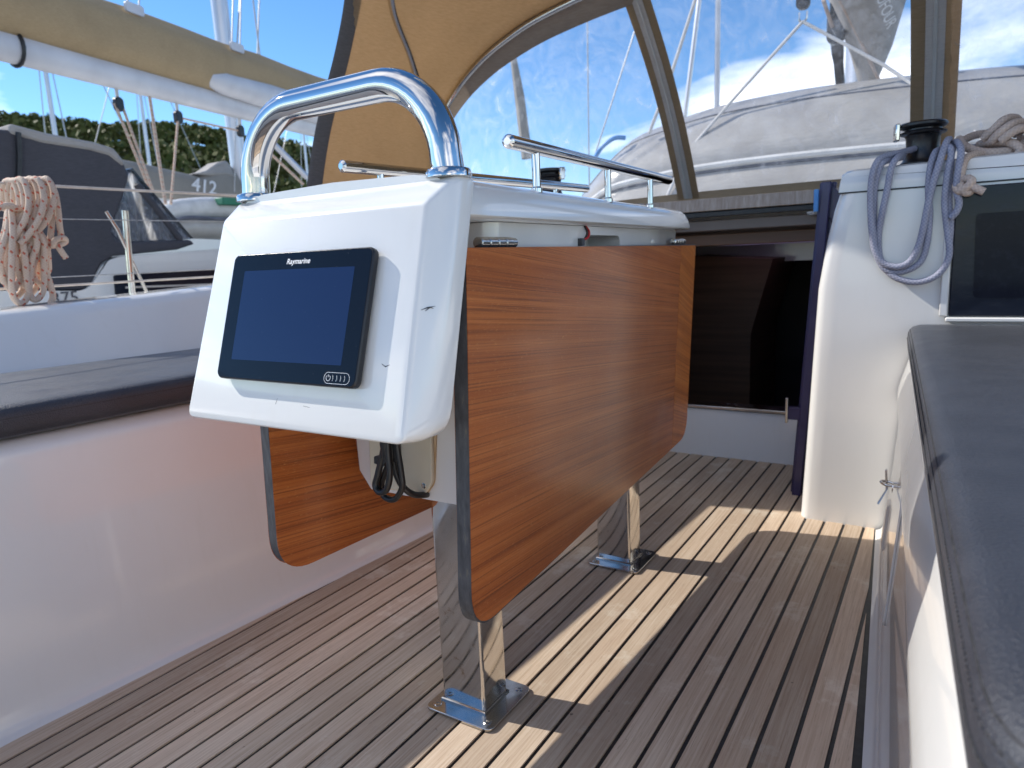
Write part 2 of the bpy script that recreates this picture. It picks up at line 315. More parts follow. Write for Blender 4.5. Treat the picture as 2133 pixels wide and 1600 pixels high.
def sweep(bm, pts, r, seg=10, closed=False, capr=True):
    """round tube along a polyline, with UV (metres along, turns around)"""
    P = [Vector(p) for p in pts]; n = len(P); uvl = bm.loops.layers.uv.verify()
    rr = r if hasattr(r, '__len__') else [r] * n
    T = []
    for i in range(n):
        a = P[(i - 1) % n] if closed or i else P[i]; b = P[(i + 1) % n] if closed or i < n - 1 else P[i]
        T.append((b - a).normalized())
    up = Vector((0, 0, 1)) if abs(T[0].z) < .9 else Vector((1, 0, 0))
    nrm = (up - T[0] * up.dot(T[0])).normalized(); rings = []; s = [0]
    for i in range(n):
        nrm = (nrm - T[i] * nrm.dot(T[i])).normalized(); bi = T[i].cross(nrm)
        rings.append([bm.verts.new(P[i] + (nrm * math.cos(6.28319 * k / seg) + bi * math.sin(6.28319 * k / seg)) * rr[i]) for k in range(seg)])
        if i: s.append(s[-1] + (P[i] - P[i - 1]).length)
    m = n if closed else n - 1
    if closed: s.append(s[-1] + (P[0] - P[-1]).length)
    for i in range(m):
        A, B = rings[i], rings[(i + 1) % n]
        for k in range(seg):
            f = bm.faces.new((A[k], A[(k + 1) % seg], B[(k + 1) % seg], B[k]))
            for l, (u, vv) in zip(f.loops, ((s[i], k / seg), (s[i], (k + 1) / seg), (s[i + 1], (k + 1) / seg), (s[i + 1], k / seg))): l[uvl].uv = (u, vv)
    if not closed and capr:
        bm.faces.new(rings[0][::-1]); bm.faces.new(rings[-1])
    return bm
def lathe(bm, c, axis, prof, seg=24):
    """profile of (radius, height) turned about axis at c"""
    ax = Vector(axis).normalized(); u = (Vector((1, 0, 0)) if abs(ax.x) < .9 else Vector((0, 1, 0))); u = (u - ax * u.dot(ax)).normalized(); w_ = ax.cross(u); c = Vector(c)
    rings = [[c + ax * h + (u * math.cos(6.28319 * k / seg) + w_ * math.sin(6.28319 * k / seg)) * max(r, 1e-4) for k in range(seg)] for r, h in prof]
    return loft(bm, rings)
def rrect(w, h, r, n=6):
    """rounded rectangle, 2-D, centred"""
    o = []
    for cx, cy, a0 in ((w / 2 - r, h / 2 - r, 0), (-w / 2 + r, h / 2 - r, 90), (-w / 2 + r, -h / 2 + r, 180), (w / 2 - r, -h / 2 + r, 270)):
        for k in range(n + 1):
            a = R_(a0 + 90 * k / n); o.append((cx + r * math.cos(a), cy + r * math.sin(a)))
    return o
def rpoly(pts, rad, n=6):
    """round the corners of a 3-D polygon, one radius per corner"""
    P = [Vector(p) for p in pts]; o = []; L = len(P)
    for i in range(L):
        a, b, c = P[i - 1], P[i], P[(i + 1) % L]; r = rad[i] if hasattr(rad, '__len__') else rad
        if r <= 0: o.append(b); continue
        p0 = b + (a - b).normalized() * r; p1 = b + (c - b).normalized() * r
        for k in range(n + 1):
            t = k / n; o.append(p0 * (1 - t) ** 2 + b * 2 * t * (1 - t) + p1 * t * t)
    return o
def tubeobj(name, pts, r, mat, parent=None, seg=10, closed=False): return obj(name, sweep(nb(), pts, r, seg, closed), mat, parent, sharp=40)
def text(name, body, size, mat, origin, ex, ey, parent, align='CENTER', shear=0, extrude=.0002, bold=0):
    cu = bpy.data.curves.new(name, 'FONT'); cu.body = body; cu.size = size; cu.align_x = align; cu.align_y = 'CENTER'; cu.extrude = extrude; cu.shear = shear; cu.offset = bold
    t = bpy.data.objects.new(name, cu); C.objects.link(t)
    dg = bpy.context.evaluated_depsgraph_get(); me = bpy.data.meshes.new_from_object(t.evaluated_get(dg)); bpy.data.objects.remove(t)
    ex, ey = Vector(ex).normalized(), Vector(ey).normalized(); ez = ex.cross(ey)
    M4 = Matrix(((ex.x, ey.x, ez.x, origin[0]), (ex.y, ey.y, ez.y, origin[1]), (ex.z, ey.z, ez.z, origin[2]), (0, 0, 0, 1)))
    me.transform(M4); me.name = name
    return link(name, me, mat, parent, None)

# ------------------------------------------------------------------ the setting: water, hill, cockpit
TX = -.686
def hw(y): return .614 - .067 * (min(max(y, -.6), 2.6) - 1.056)
bm = nb(); bmesh.ops.create_grid(bm, x_segments=8, y_segments=8, size=1500, matrix=Matrix.Translation((0, 0, -1.25))); tag(obj('water', bm, 'water'), kind='structure')

# floor: black caulking bed with one plank per strip
FA, FB = -1.3, 2.62
bm = nb(); prism(bm, [Vector((TX - hw(y) - .02, y, -.05)) for y in (FA, -.6, FB)] + [Vector((TX + hw(y) + .02, y, -.05)) for y in (FB, -.6, FA)], (0, 0, .0485))
floor = obj('cockpit_floor', bm, 'caulk'); tag(floor, kind='structure')
def clip(poly, f):
    o = []
    for i in range(len(poly)):
        a, b = poly[i - 1], poly[i]; fa, fb = f(a), f(b)
        if (fa >= 0) != (fb >= 0): t = fa / (fa - fb); o.append((a[0] + (b[0] - a[0]) * t, a[1] + (b[1] - a[1]) * t))
        if fb >= 0: o.append(b)
    return o
PITCH = .0504; k = -3
while True:
    x1 = -.1215 - PITCH * k; x0 = x1 - PITCH; k += 1
    if x1 < TX - .75: break
    gap = .0037
    poly = [(x0 + gap, FA), (x1 - gap, FA), (x1 - gap, FB - .03), (x0 + gap, FB - .03)]
    inner = .007
    R0 = (TX + hw(-.6) - inner, -.6); sl = -.067
    poly = clip(poly, lambda p: (R0[0] + sl * (p[1] + .6)) - .011 * (2.05 - p[1]) - p[0]); 
    if len(poly) < 3: continue
    poly = clip(poly, lambda p: p[0] - (2 * TX - (R0[0] + sl * (p[1] + .6)) - .012))
    if len(poly) < 3: continue
    if max(p[0] for p in poly) - min(p[0] for p in poly) < .004: continue
    bm = nb(); zt = random.uniform(-.0004, .0006)
    prism(bm, [Vector((p[0], p[1], -.0013)) for p in poly], (0, 0, .0033 + zt))
    obj('plank', bm, 'teak_deck', floor, sharp=30)

YS = [-1.4, -.9, -.6, -.3, 0, .3, .6, .9, 1.2, 1.5, 1.8, 2.05]
def oc(y): return .616 - .09 * (max(y, 0) - .75)
def ztop(y): return .70 + .05 * (min(max(y, 0), 2.1) - .78)
def side(name, sgn, low):
    rings = []
    for y in YS:
        o_ = oc(y); z = ztop(y)
        pr = low + [(.12, .5), (.3, .498), (o_ - .03, .498), (o_, .505), (o_ + .02, .53), (o_ + .115, z - .03), (o_ + .128, z - .010), (o_ + .145, z), (o_ + .17, z + .004), (o_ + .36, z + .002), (o_ + .39, z - .02), (o_ + .41, .56), (o_ + .44, .53), (o_ + .72, .50), (o_ + .76, .46), (o_ + .76, -1.2)]
        rings.append([Vector((TX + sgn * (hw(y) + o), y, zz)) for o, zz in pr])
    bm = nb(); loft(bm, rings, closed=False)
    bmesh.ops.remove_doubles(bm, verts=bm.verts, dist=1e-5)
    o = obj(name, bm, 'gelcoat', sharp=45); tag(o, kind='structure'); return o
side('cockpit_side_port', -1, [(-.016, .0015), (0, .004), (.006, .009), (.011, .020), (.016, .040), (.020, .065), (.036, .20), (.055, .38), (.062, .43), (.066, .455), (.072, .478), (.085, .493), (.10, .499)])
side('cockpit_side_starboard', 1, [(-.004, .0015), (0, .003), (.007, .006), (.012, .013), (.015, .024), (.017, .036), (.0178, .044), (.0185, .052), (.030, .2), (.0405, .335), (.0413, .345), (.042, .353), (.0425, .360), (.041, .368), (.034, .376), (.031, .388), (.032, .40), (.038, .425), (.052, .475), (.058, .490), (.07, .499)])
# transom and after deck behind the camera
bm = nb(); prism(bm, [Vector((-2.6, -1.4, -1.2)), Vector((-2.6, -1.4, .5)), Vector((1.25, -1.4, .5)), Vector((1.25, -1.4, -1.2))], (0, -.4, 0)); tag(obj('transom', bm, 'gelcoat'), kind='structure')

# cabin: bulkheads either side of the companionway, riser, roof, interior
def bulkhead(name, sg, groups):
    """front face at y 2.06; sg +1 starboard, -1 mirrored to port"""
    X = lambda x: x if sg > 0 else 2 * TX - x
    bm = nb()
    L = [(-.341, -.03), (-.341, .01), (-.332, .2), (-.322, .45), (-.313, .66), (-.296, .78), (-.280, .863), (-.268, .905)]
    n = len(L); rings = []
    for x, z in L:
        r = .03
        ring = [Vector((X(x), 2.58, z)), Vector((X(x), 2.09, z))] + [Vector((X(x + r - r * math.cos(R_(a))), 2.09 - r * math.sin(R_(a)), z)) for a in (20, 40, 60, 80)] + [Vector((X(x + .05), 2.06, z)), Vector((X(-.03), 2.06, z)), Vector((X(1.3), 2.06, z)), Vector((X(1.3), 2.58, z))]
        rings.append(ring)
    loft(bm, rings); o = obj(name, bm, 'gelcoat', sharp=40); tag(o, kind='structure'); return o
bulkhead('cabin_bulkhead_starboard', 1, 0); bulkhead('cabin_bulkhead_port', -1, 0)
# cabin-top moulding above the seam
for nm, sg in (('cabin_coaming_starboard', 1), ('cabin_coaming_port', -1)):
    X = lambda x: x if sg > 0 else 2 * TX - x
    bm = nb(); rings = []
    for y, dz in ((2.062, -.016), (2.066, -.006), (2.078, -.001), (2.10, .001), (2.3, .004), (3.0, .01)):
        ring = []
        for x, z in ((-.268, .909), (-.266, .94), (-.262, .955), (-.25, .963), (-.23, .966), (.3, .974), (1.0, .96), (1.3, .90), (1.3, .909)):
            ring.append(Vector((X(x), y, z + (dz if z > .93 else 0))))
        rings.append(ring)
    loft(bm, rings); tag(obj(nm, bm, 'gelcoat', sharp=40), kind='structure')
# riser below the companionway, with its sill
bm = nb(); box(bm, (-1.15, 2.572, -.04), (-.30, 2.62, .186)); riser = tag(obj('companionway_riser', bm, 'gelcoat', bevel=.004), kind='structure')
bm = nb(); box(bm, (-1.15, 2.560, .1885), (-.345, 2.64, .200)); obj('sill', bm, 'steel_worn', riser, bevel=.002)
bm = nb(); box(bm, (-1.15, 2.566, .1862), (-.345, 2.60, .1883)); obj('sill_gasket', bm, 'caulk', riser)
# cabin roof (two sides of the hatch and forward), camber ignored under the spray hood
roof = tag(obj('cabin_roof', box(nb(), (-2.0, 3.02, .86), (.63, 3.9, .935)), 'gelcoat', bevel=.02), kind='structure')
obj('foredeck', box(nb(), (-2.4, 3.905, .70), (1.0, 9.5, .80)), 'gelcoat', roof)
obj('side_deck', box(nb(), (-2.65, 2.06, .40), (-1.75, 3.9, .62)), 'gelcoat', roof)
for x0, x1 in ((-2.0, -1.107), (-.2625, .63)): obj('roof_side', box(nb(), (x0, 2.585, .845), (x1, 3.015, .904)), 'gelcoat', roof)
# interior seen through the companionway
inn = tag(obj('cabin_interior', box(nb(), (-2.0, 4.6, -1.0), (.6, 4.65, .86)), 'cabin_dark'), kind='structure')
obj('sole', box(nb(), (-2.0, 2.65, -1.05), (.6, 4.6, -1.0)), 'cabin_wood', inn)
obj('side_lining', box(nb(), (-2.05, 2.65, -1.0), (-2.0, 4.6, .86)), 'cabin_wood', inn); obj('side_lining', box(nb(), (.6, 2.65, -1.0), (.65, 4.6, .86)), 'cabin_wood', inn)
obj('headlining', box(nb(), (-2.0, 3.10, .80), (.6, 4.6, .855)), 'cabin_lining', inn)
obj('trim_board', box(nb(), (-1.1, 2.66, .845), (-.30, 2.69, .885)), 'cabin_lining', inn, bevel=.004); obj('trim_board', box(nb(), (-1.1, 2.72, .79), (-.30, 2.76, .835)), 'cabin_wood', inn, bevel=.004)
obj('galley_locker', prism(nb(), [Vector((-1.6, 3.6, -1)), Vector((-1.6, 3.6, .55)), Vector((-1.15, 3.6, .75)), Vector((-.75, 3.6, .72)), Vector((-.85, 3.6, .35)), Vector((-.85, 3.6, -1))], (0, .6, 0)), 'cabin_wood', inn)
obj('skylight', box(nb(), (-.95, 3.35, .792), (-.45, 3.75, .799)), 'skylight_glow_glass', inn)

# ------------------------------------------------------------------ cockpit table
tb = thing('cockpit_table', 'white drop leaf cockpit table with teak leaves on two steel legs', 'table', (TX, 1.24, 0))
def wl(y): return .196 - .0705 * (y - .72)               # half width of the top moulding
# housing at the after end
def hring(pts): return [Vector(p) for p in pts]
def hsec(t, dy, ins):
    pass
FT = Vector((0, .636, .847)); FBm = Vector((0, .553, .588)); fd = (FBm - FT); fn = Vector((0, -.951, .309)).normalized()
def facept(x, s): return Vector((TX + x, FT.y + fd.y * s, FT.z + fd.z * s))
bm = nb(); rings = []
def outline(wt, wb, yo, ztp, s_bot, rc, push):
    """outline of a section of the housing parallel to its sloping face, pushed back by push (m along +y)"""
    top_s = (ztp - FT.z) / fd.z
    P = [facept(-wt, top_s), facept(wt, top_s), facept(wb, s_bot), facept(-wb, s_bot)]
    P = [p + Vector((0, push, 0)) for p in P]
    return rpoly(P, rc, 6)
rings = [outline(.177, .189, 0, .8440, .978, (.004, .004, .010, .010), -.0012), outline(.181, .193, 0, .848, 1.0, (.006, .006, .013, .013), .001), outline(.1835, .1952, 0, .8515, 1.008, (.007, .007, .016, .016), .0035),
         outline(.1925, .2035, 0, .8725, 1.026, (.010, .010, .030, .030), .026), outline(.1955, .2065, 0, .8775, 1.031, (.012, .012, .034, .034), .034), outline(.1965, .2075, 0, .879, 1.032, (.012, .012, .036, .036), .041), outline(.1965, .2075, 0, .879, 1.032, (.012, .012, .036, .036), .062), outline(.195, .206, 0, .878, 1.030, (.012, .012, .036, .036), .066),
         outline(.184, .194, 0, .870, 1.008, (.012, .012, .03, .03), .066), outline(.182, .192, 0, .868, 1.0, (.012, .012, .03, .03), .05)]
loft(bm, rings); obj('housing', bm, 'gelcoat', tb, sharp=26)
# top moulding running forward
bm = nb(); rings = []
ysec = [(.672, -.004, 0), (.70, 0, 0), (.75, 0, 0), (.9, 0, 0), (1.1, 0, 0), (1.35, 0, 0), (1.6, 0, 0), (1.74, 0, 0), (1.775, -.006, -.002), (1.795, -.018, -.006), (1.803, -.034, -.014)]
for y, dw, dz in ysec:
    a = wl(y) + dw; k = min(1, max(0, (y - .70) / .06)); zl = .830
    half = [(a - .004, zl), (a, zl + .003), (a - .001, zl + .012), (a - .005, .853 + dz), (a - .012, .866 + dz), (a - .022, .8745 + dz), (a - .034, .879 + dz), (a - .06, .8825 + dz), (0, .886 + dz)]
    ring = [Vector((TX + x, y, z)) for x, z in half] + [Vector((TX - x, y, z)) for x, z in half[-2::-1]]
    rings.append(ring)
loft(bm, rings); obj('top_moulding', bm, 'gelcoat', tb, sharp=40)
# inner tub between the leaves; side wall with a pocket on the starboard side
def wi(y): return wl(y) - .034
tub = None
bm = nb()
Y0, Y1 = .80, 1.755
P0, P1 = ony(1221, 500, 1.0), None
py0, py1, pz0, pz1 = 1.085, 1.205, .70, .817
def wp(x, y, z): return bm.verts.new((TX + x, y, z))
def quad(*v): bm.faces.new([wp(*q) for q in v])
ZB0, ZB1 = .418, .37
def zb(y): return ZB0 + (ZB1 - ZB0) * min(1, (y - Y0) / .12)
# near, far, port, bottom
rings = []
sect = lambda y, ins=0: [(-(wi(y) - ins), y, .829), (-(wi(y) - ins - .012), y, zb(y) + .03), (-(wi(y) - ins - .035), y, zb(y)), ((wi(y) - ins - .035), y, zb(y)), ((wi(y) - ins - .012), y, zb(y) + .03), ((wi(y) - ins), y, .829)]
S = [sect(Y0, .02), sect(Y0 + .01, .006), sect(Y0 + .03), sect(Y0 + .12), sect(1.5), sect(Y1 - .02), sect(Y1, .015)]
vs_ = [[wp(*q) for q in s] for s in S]
for i in range(len(vs_) - 1):
    for j in range(6):
        bm.faces.new((vs_[i][j], vs_[i][(j + 1) % 6], vs_[i + 1][(j + 1) % 6], vs_[i + 1][j]))
bm.faces.new(vs_[0][::-1]); bm.faces.new(vs_[-1])
tub = obj('storage_tub', bm, 'gelcoat', tb, sharp=40)
bx_ = rpoly([Vector((TX + .05, 1.135, .60)), Vector((TX + .05, 1.318, .60)), Vector((TX + .05, 1.318, .814)), Vector((TX + .05, 1.135, .814))], .015, 5)
cut = obj('cutter', prism(nb(), bx_, (.3, 0, 0)), None); md = tub.modifiers.new('x', 'BOOLEAN'); md.object = cut; md.solver = 'EXACT'
bpy.context.view_layer.update(); me = bpy.data.meshes.new_from_object(tub.evaluated_get(bpy.context.evaluated_depsgraph_get())); tub.modifiers.clear(); tub.data = me; bpy.data.objects.remove(cut); me.set_sharp_from_angle(angle=R_(40))
# cover plate on the after end of the tub
pc = [ony(768, 905, .79), ony(899, 905, .79), ony(901, 1006, .79), ony(884, 1032, .79), ony(772, 1012, .79)]
def flat(p, y): return Vector((p.x, y, p.z))
obj('cover_plate', prism(nb(), rpoly([flat(p, .796) for p in pc], (0, 0, .008, .01, .01)), (0, -.007, 0)), 'cream_plastic', tub, bevel=.002)
obj('plate_sealant', prism(nb(), rpoly([flat(p, .7995) + Vector((.003 if p.x > -.65 else -.002, 0, -.003)) for p in pc], (0, 0, .008, .01, .01)), (0, -.0032, 0)), 'sealant', tub)
sp_ = ony(883, 1012, .789); obj('screw', lathe(nb(), sp_, (0, -1, 0), [(.0045, -.001), (.0045, .0006), (.0035, .0012), (.0016, .0012), (.0014, .0002), (0, .0002)], 14), 'steel_worn', tub)

# leaves
def leaf(sgn, lean, nearw, farw, yn, yf, zt, hgt, name):
    """outer face, hung from the top; lean is metres of x per metre of drop"""
    root = None
    a = Vector((TX + sgn * nearw, yn, zt)); b = Vector((TX + sgn * farw, yf, zt)); e = (b - a).normalized(); L = (b - a).length
    dn = Vector((lean, 0, -1)).normalized(); nout = e.cross(dn) if sgn > 0 else dn.cross(e)
    nout = nout.normalized()
    if nout.x * sgn < 0: nout = -nout
    th = .0215
    def outl(i, x0, x1): return None
    poly = rpoly([a, b, b + dn * hgt, a + dn * hgt], (.006, .006, .062, .066), 10)
    # core with dark edge, veneer face on each side
    bmc = nb(); prism(bmc, [p - nout * .0008 for p in poly], -nout * (th - .0016)); 
    core = obj(name, bmc, 'edge_band', tb, sharp=40)
    def inset(p, d=.0006):
        c_ = a + e * L / 2 + dn * hgt / 2; r_ = p - c_; return c_ + e * (r_.dot(e) * (1 - d * 2 / L)) + dn * (r_.dot(dn) * (1 - d * 2 / hgt))
    split = L * .872
    f = lambda P: (Vector(P) - a).dot(e)
    for side_, off in (('o', 0), ('i', -th + .0008)):
        near_p = [p for p in poly]; 
        A = clip3(poly, lambda p: split - f(p)); B = clip3(poly, lambda p: f(p) - split - .0014)
        for P, mt in ((A, 'teak_veneer'), (B, 'teak_veneer_band')):
            bb = nb(); prism(bb, [inset(p) + nout * off for p in P], -nout * .00075)
            obj('veneer', bb, mt, core, sharp=30)
    return core
def clip3(poly, f):
    o = []
    for i in range(len(poly)):
        a, b = poly[i - 1], poly[i]; fa, fb = f(a), f(b)
        if (fa >= 0) != (fb >= 0): o.append(a + (b - a) * (fa / (fa - fb)))
        if fb >= 0: o.append(b)
    return o
leaf(1, -.051, .193, .1145, .690, 1.822, .793, .512, 'leaf')
leaf(-1, -.048, .192, .1135, .676, 1.845, .793, .494, 'leaf')
# hinges on the starboard leaf (and the port one)
for sg in (1, -1):
    for yc in (.79, 1.70):
        e = Vector((-.0695 * sg, 1, 0)).normalized(); x = TX + sg * (.181 - .0695 * (yc - .69)); c0 = Vector((x, yc, .8005))
        hroot = obj('hinge', sweep(nb(), [c0 - e * .044, c0 + e * .044], .0066, 14), 'steel_worn', tb)
        for q in range(5):
            p = c0 + e * (-.044 + .022 * q); obj('knuckle', lathe(nb(), p - e * .0095, e, [(.0058, 0), (.0077, .001), (.0077, .018), (.0058, .019)] if q < 4 else [(.0045, 0), (.0068, .0005), (.0068, .002), (.004, .003)], 14), 'steel_worn', hroot)
# hoop grab handle
HY, HZ = .690, .880
hx0, hx1, ht, hr = TX - .1735, TX + .1735, .995, .098
pts = [Vector((hx0, HY, HZ))]
for k in range(0, 13): a = R_(180 - 90 * k / 12); pts.append(Vector((hx0 + .002 + hr + hr * math.cos(a), HY, ht - hr + hr * math.sin(a))))
for k in range(0, 13): a = R_(90 - 90 * k / 12); pts.append(Vector((hx1 - .002 - hr + hr * math.cos(a), HY, ht - hr + hr * math.sin(a))))
pts.append(Vector((hx1, HY, HZ)))
hoop = tubeobj('grab_hoop', pts, .0197, 'chrome', tb, 28)
for x in (hx0, hx1): obj('flange', lathe(nb(), (x, HY, HZ - .004), (0, 0, 1), [(.024, 0), (.0275, .001), (.0275, .006), (.0255, .010), (.0215, .0115)], 28), 'chrome', hoop)
# fiddle rails
for sg in (1, -1):
    a = Vector((TX + sg * .158, .852, .9375)); b = Vector((TX + sg * .107, 1.64, .9425)); d = (b - a).normalized()
    rail = obj('fiddle_rail', sweep(nb(), [a - d * .004, a - d * .002, a, a + d * .002] + [a.lerp(b, t / 6) for t in range(1, 6)] + [b - d * .002, b, b + d * .002, b + d * .004], [.005, .0082, .0098, .0098, .0098, .0098, .0098, .0098, .0098, .0098, .0098, .0082, .005], 18), 'chrome', tb)
    for y in (.935, 1.235, 1.495):
        p = a.lerp(b, (y - a.y) / (b.y - a.y)); obj('rail_post', lathe(nb(), (p.x, p.y, .874), (0, 0, 1), [(.0085, 0), (.0085, .006), (.0062, .0085), (.0062, .062)], 14), 'chrome', rail)
# legs
def leg(x0, x1, y0, y1, ztop_):
    pr = [(x0 + TX, y0), (x1 + TX, y0), (x1 + TX, y1), (x0 + TX, y1)]
    lg = obj('leg', prism(nb(), rpoly([Vector((x, y, .0105)) for x, y in pr], .006, 4), (0, 0, ztop_)), 'steel_polished', tb, sharp=50)
    cx_, cy_ = TX + (x0 + x1) / 2 + .008, (y0 + y1) / 2
    pl = obj('base_plate', prism(nb(), [Vector((cx_ + a, cy_ + b, .0035)) for a, b in rrect(.140, .138, .014)], (0, 0, .0055)), 'steel_worn', lg, bevel=.0012)
    obj('weld_bead', sweep(nb(), [Vector((x, y, .0105)) for x, y in [(x0 + TX - .001, y0 - .001), (x1 + TX + .001, y0 - .001), (x1 + TX + .001, y1 + .001), (x0 + TX - .001, y1 + .001)]], .0028, 6, True), 'steel_worn', lg)
    for a in (-.053, .053):
        for b in (-.052, .052): obj('screw', lathe(nb(), (cx_ + a, cy_ + b, .0088), (0, 0, 1), [(.0075, 0), (.0075, .0008), (.006, .0018), (.003, .0018), (.0026, .0004), (0, .0004)], 16), 'steel_worn', lg)
leg(-.047, .043, .878, .95, .42); leg(-.052, .038, 1.535, 1.608, .42)
# small red and black wire below the top moulding
q = Vector((TX + wi(1.13) + .005, 1.122, .829))
tubeobj('wire', cr([q + Vector((-.004, .012, 0)), q + Vector((.003, .012, -.010)), q + Vector((.004, .004, -.020)), q + Vector((-.001, -.008, -.024))], 5), .0019, 'red_cable', tb, 8)
tubeobj('wire', cr([q + Vector((-.004, .009, 0)), q + Vector((.001, .008, -.012)), q + Vector((.000, -.001, -.022)), q + Vector((-.003, -.010, -.026))], 5), .0019, 'black_rubber', tb, 8)
obj('connector', box(nb(), q + Vector((-.006, -.020, -.034)), q + Vector((.005, -.009, -.021))), 'edge_band', tb, bevel=.0015)
# scuff marks on the housing
from mathutils.bvhtree import BVHTree
hsg = [o for o in tb.children if o.name.startswith('housing')][0]
hb_ = BVHTree.FromPolygons([v.co for v in hsg.data.vertices], [p.vertices for p in hsg.data.polygons])
for scf in ([(877, 646), (890, 641), (907, 638)], [(886, 648), (896, 640), (903, 643)], [(574, 842), (578, 830)], [(632, 846), (645, 849)], [(795, 758), (803, 764), (812, 760)]):
    pp = [hb_.ray_cast(CAM, ray(u, v).normalized()) for u, v in scf]
    if all(q[0] for q in pp): obj('scuff', sweep(nb(), [q[0] for q in pp], [.0003] + [.0007] * (len(pp) - 2) + [.0002], 5), 'edge_band', hsg)
# ------------------------------------------------------------------ chart plotter
cp = thing('chart_plotter', 'black rectangular chart plotter with dark screen on white table housing', 'plotter', facept(-.012, .6))
up_ = (FT - FBm).normalized(); ex_ = Vector((1, 0, 0)); pcn = facept(.0015, 0) ; 
ctop, cbot = Vector((0, .608, .7995)), Vector((0, .5575, .6438))
cc = Vector((-.684, 0, 0)) + (ctop + cbot) / 2; cc -= fn * ((cc - facept(0, 0)).dot(fn))   # centre, on the face plane
def onf(x, y, h): return cc + ex_ * x + up_ * y + fn * h
obj('mounting_base', prism(nb(), [onf(a, b, .0005) for a, b in rrect(.214, .132, .012)], fn * .0035), 'black_plastic', cp)
bz = obj('case', loft(nb(), [[onf(a, b, h) for a, b in rrect(.248 - d, .164 - d, .009 - d * .3)] for d, h in ((.006, .0042), (.001, .0052), (0, .0065), (0, .0122), (.001, .0136), (.003, .0144))]), 'black_plastic', cp, sharp=40)
obj('front_glass', prism(nb(), [onf(a, b, .01435) for a, b in rrect(.2445, .1605, .0078)], fn * .0006), 'plotter_glass', cp)
obj('screen', prism(nb(), [onf(a, b + .001, .0150) for a, b in rrect(.196, .116, .0015)], fn * .00008), 'lcd', cp)
text('logo', 'Raymarine', .0098, 'print_white', onf(.001, .0685, .0151), ex_, up_, cp, shear=.18, extrude=.00005, bold=.00012)
pb = onf(.094, -.072, .0151)
def outline_strip(bm, pts, wdt, closed=True):
    n = len(pts); ins = []; rng = n if closed else n
    for i in range(n):
        a, b = pts[i - 1] if (closed or i) else pts[i], pts[(i + 1) % n] if (closed or i < n - 1) else pts[i]
        t = (b - a).normalized(); ins.append(pts[i] + t.cross(fn) * wdt)
    A = [bm.verts.new(p) for p in pts]; B = [bm.verts.new(p) for p in ins]
    for i in range(n if closed else n - 1): bm.faces.new((A[i], A[(i + 1) % n], B[(i + 1) % n], B[i]))
    return bm
key = obj('power_key_outline', outline_strip(nb(), [pb + ex_ * a + up_ * b for a, b in rrect(.040, .0125, .0062, 10)], .0004), 'print_white', cp, None)
arc = [pb + ex_ * (-.0135 + .0036 * math.sin(R_(a))) + up_ * (.0036 * math.cos(R_(a))) for a in range(35, 330, 12)]
obj('power_symbol', outline_strip(outline_strip(nb(), arc, .0005, False), [pb + ex_ * -.0135 + up_ * .0042, pb + ex_ * -.0135 + up_ * .0005], .0005, False), 'print_white', cp, None)
for k in range(4):
    ar = [pb + ex_ * (-.0075 + .0062 * k + .003 * math.cos(R_(a)) - .0015) + up_ * (.0042 * math.sin(R_(a))) for a in range(-50, 51, 10)]
    obj('swipe_mark', outline_strip(nb(), ar, .0004, False), 'print_white', cp, None)

# cable bundle hanging below the housing
cb = thing('cable_bundle', 'black power cables looped and hanging under the white table housing', 'cable', ony(820, 930, .74))
ty = lambda u, v, y=.745: ony(u, v, y)
tubeobj('cable', cr([ty(826, 880), ty(828, 930), ty(836, 985), ty(838, 1015), ty(822, 1040), ty(800, 1034), ty(795, 1008), ty(806, 975), ty(818, 945), ty(812, 890)], 7), .0046, 'black_rubber', cb, 12)
tubeobj('cable', cr([ty(800, 880, .738), ty(800, 930, .738), ty(788, 985, .736), ty(782, 1012, .734), ty(792, 1026, .732), ty(806, 1018, .732), ty(812, 985, .734), ty(808, 940, .736), ty(806, 880, .738)], 7), .0050, 'black_rubber', cb, 12)
tubeobj('cable', cr([ty(818, 920, .752), ty(822, 975, .752), ty(838, 1012, .756), ty(862, 1030, .77), ty(890, 1030, .80), ty(905, 1022, .86)], 7), .0050, 'black_rubber', cb, 12)
obj('plug', sweep(nb(), [ty(803, 885, .738), ty(803, 925, .738), ty(805, 955, .738)], [.0085, .0085, .0068], 14), 'black_rubber', cb)
obj('plug', sweep(nb(), [ty(824, 885, .748), ty(825, 920, .748), ty(828, 960, .748)], [.0078, .0078, .0062], 14), 'black_rubber', cb)
obj('tape_wrap', prism(nb(), [ty(778, 951, .735), ty(800, 946, .735), ty(806, 962, .735), ty(796, 973, .735), ty(778, 966, .735)], (0, .006, 0)), 'black_rubber', cb, bevel=.0015)

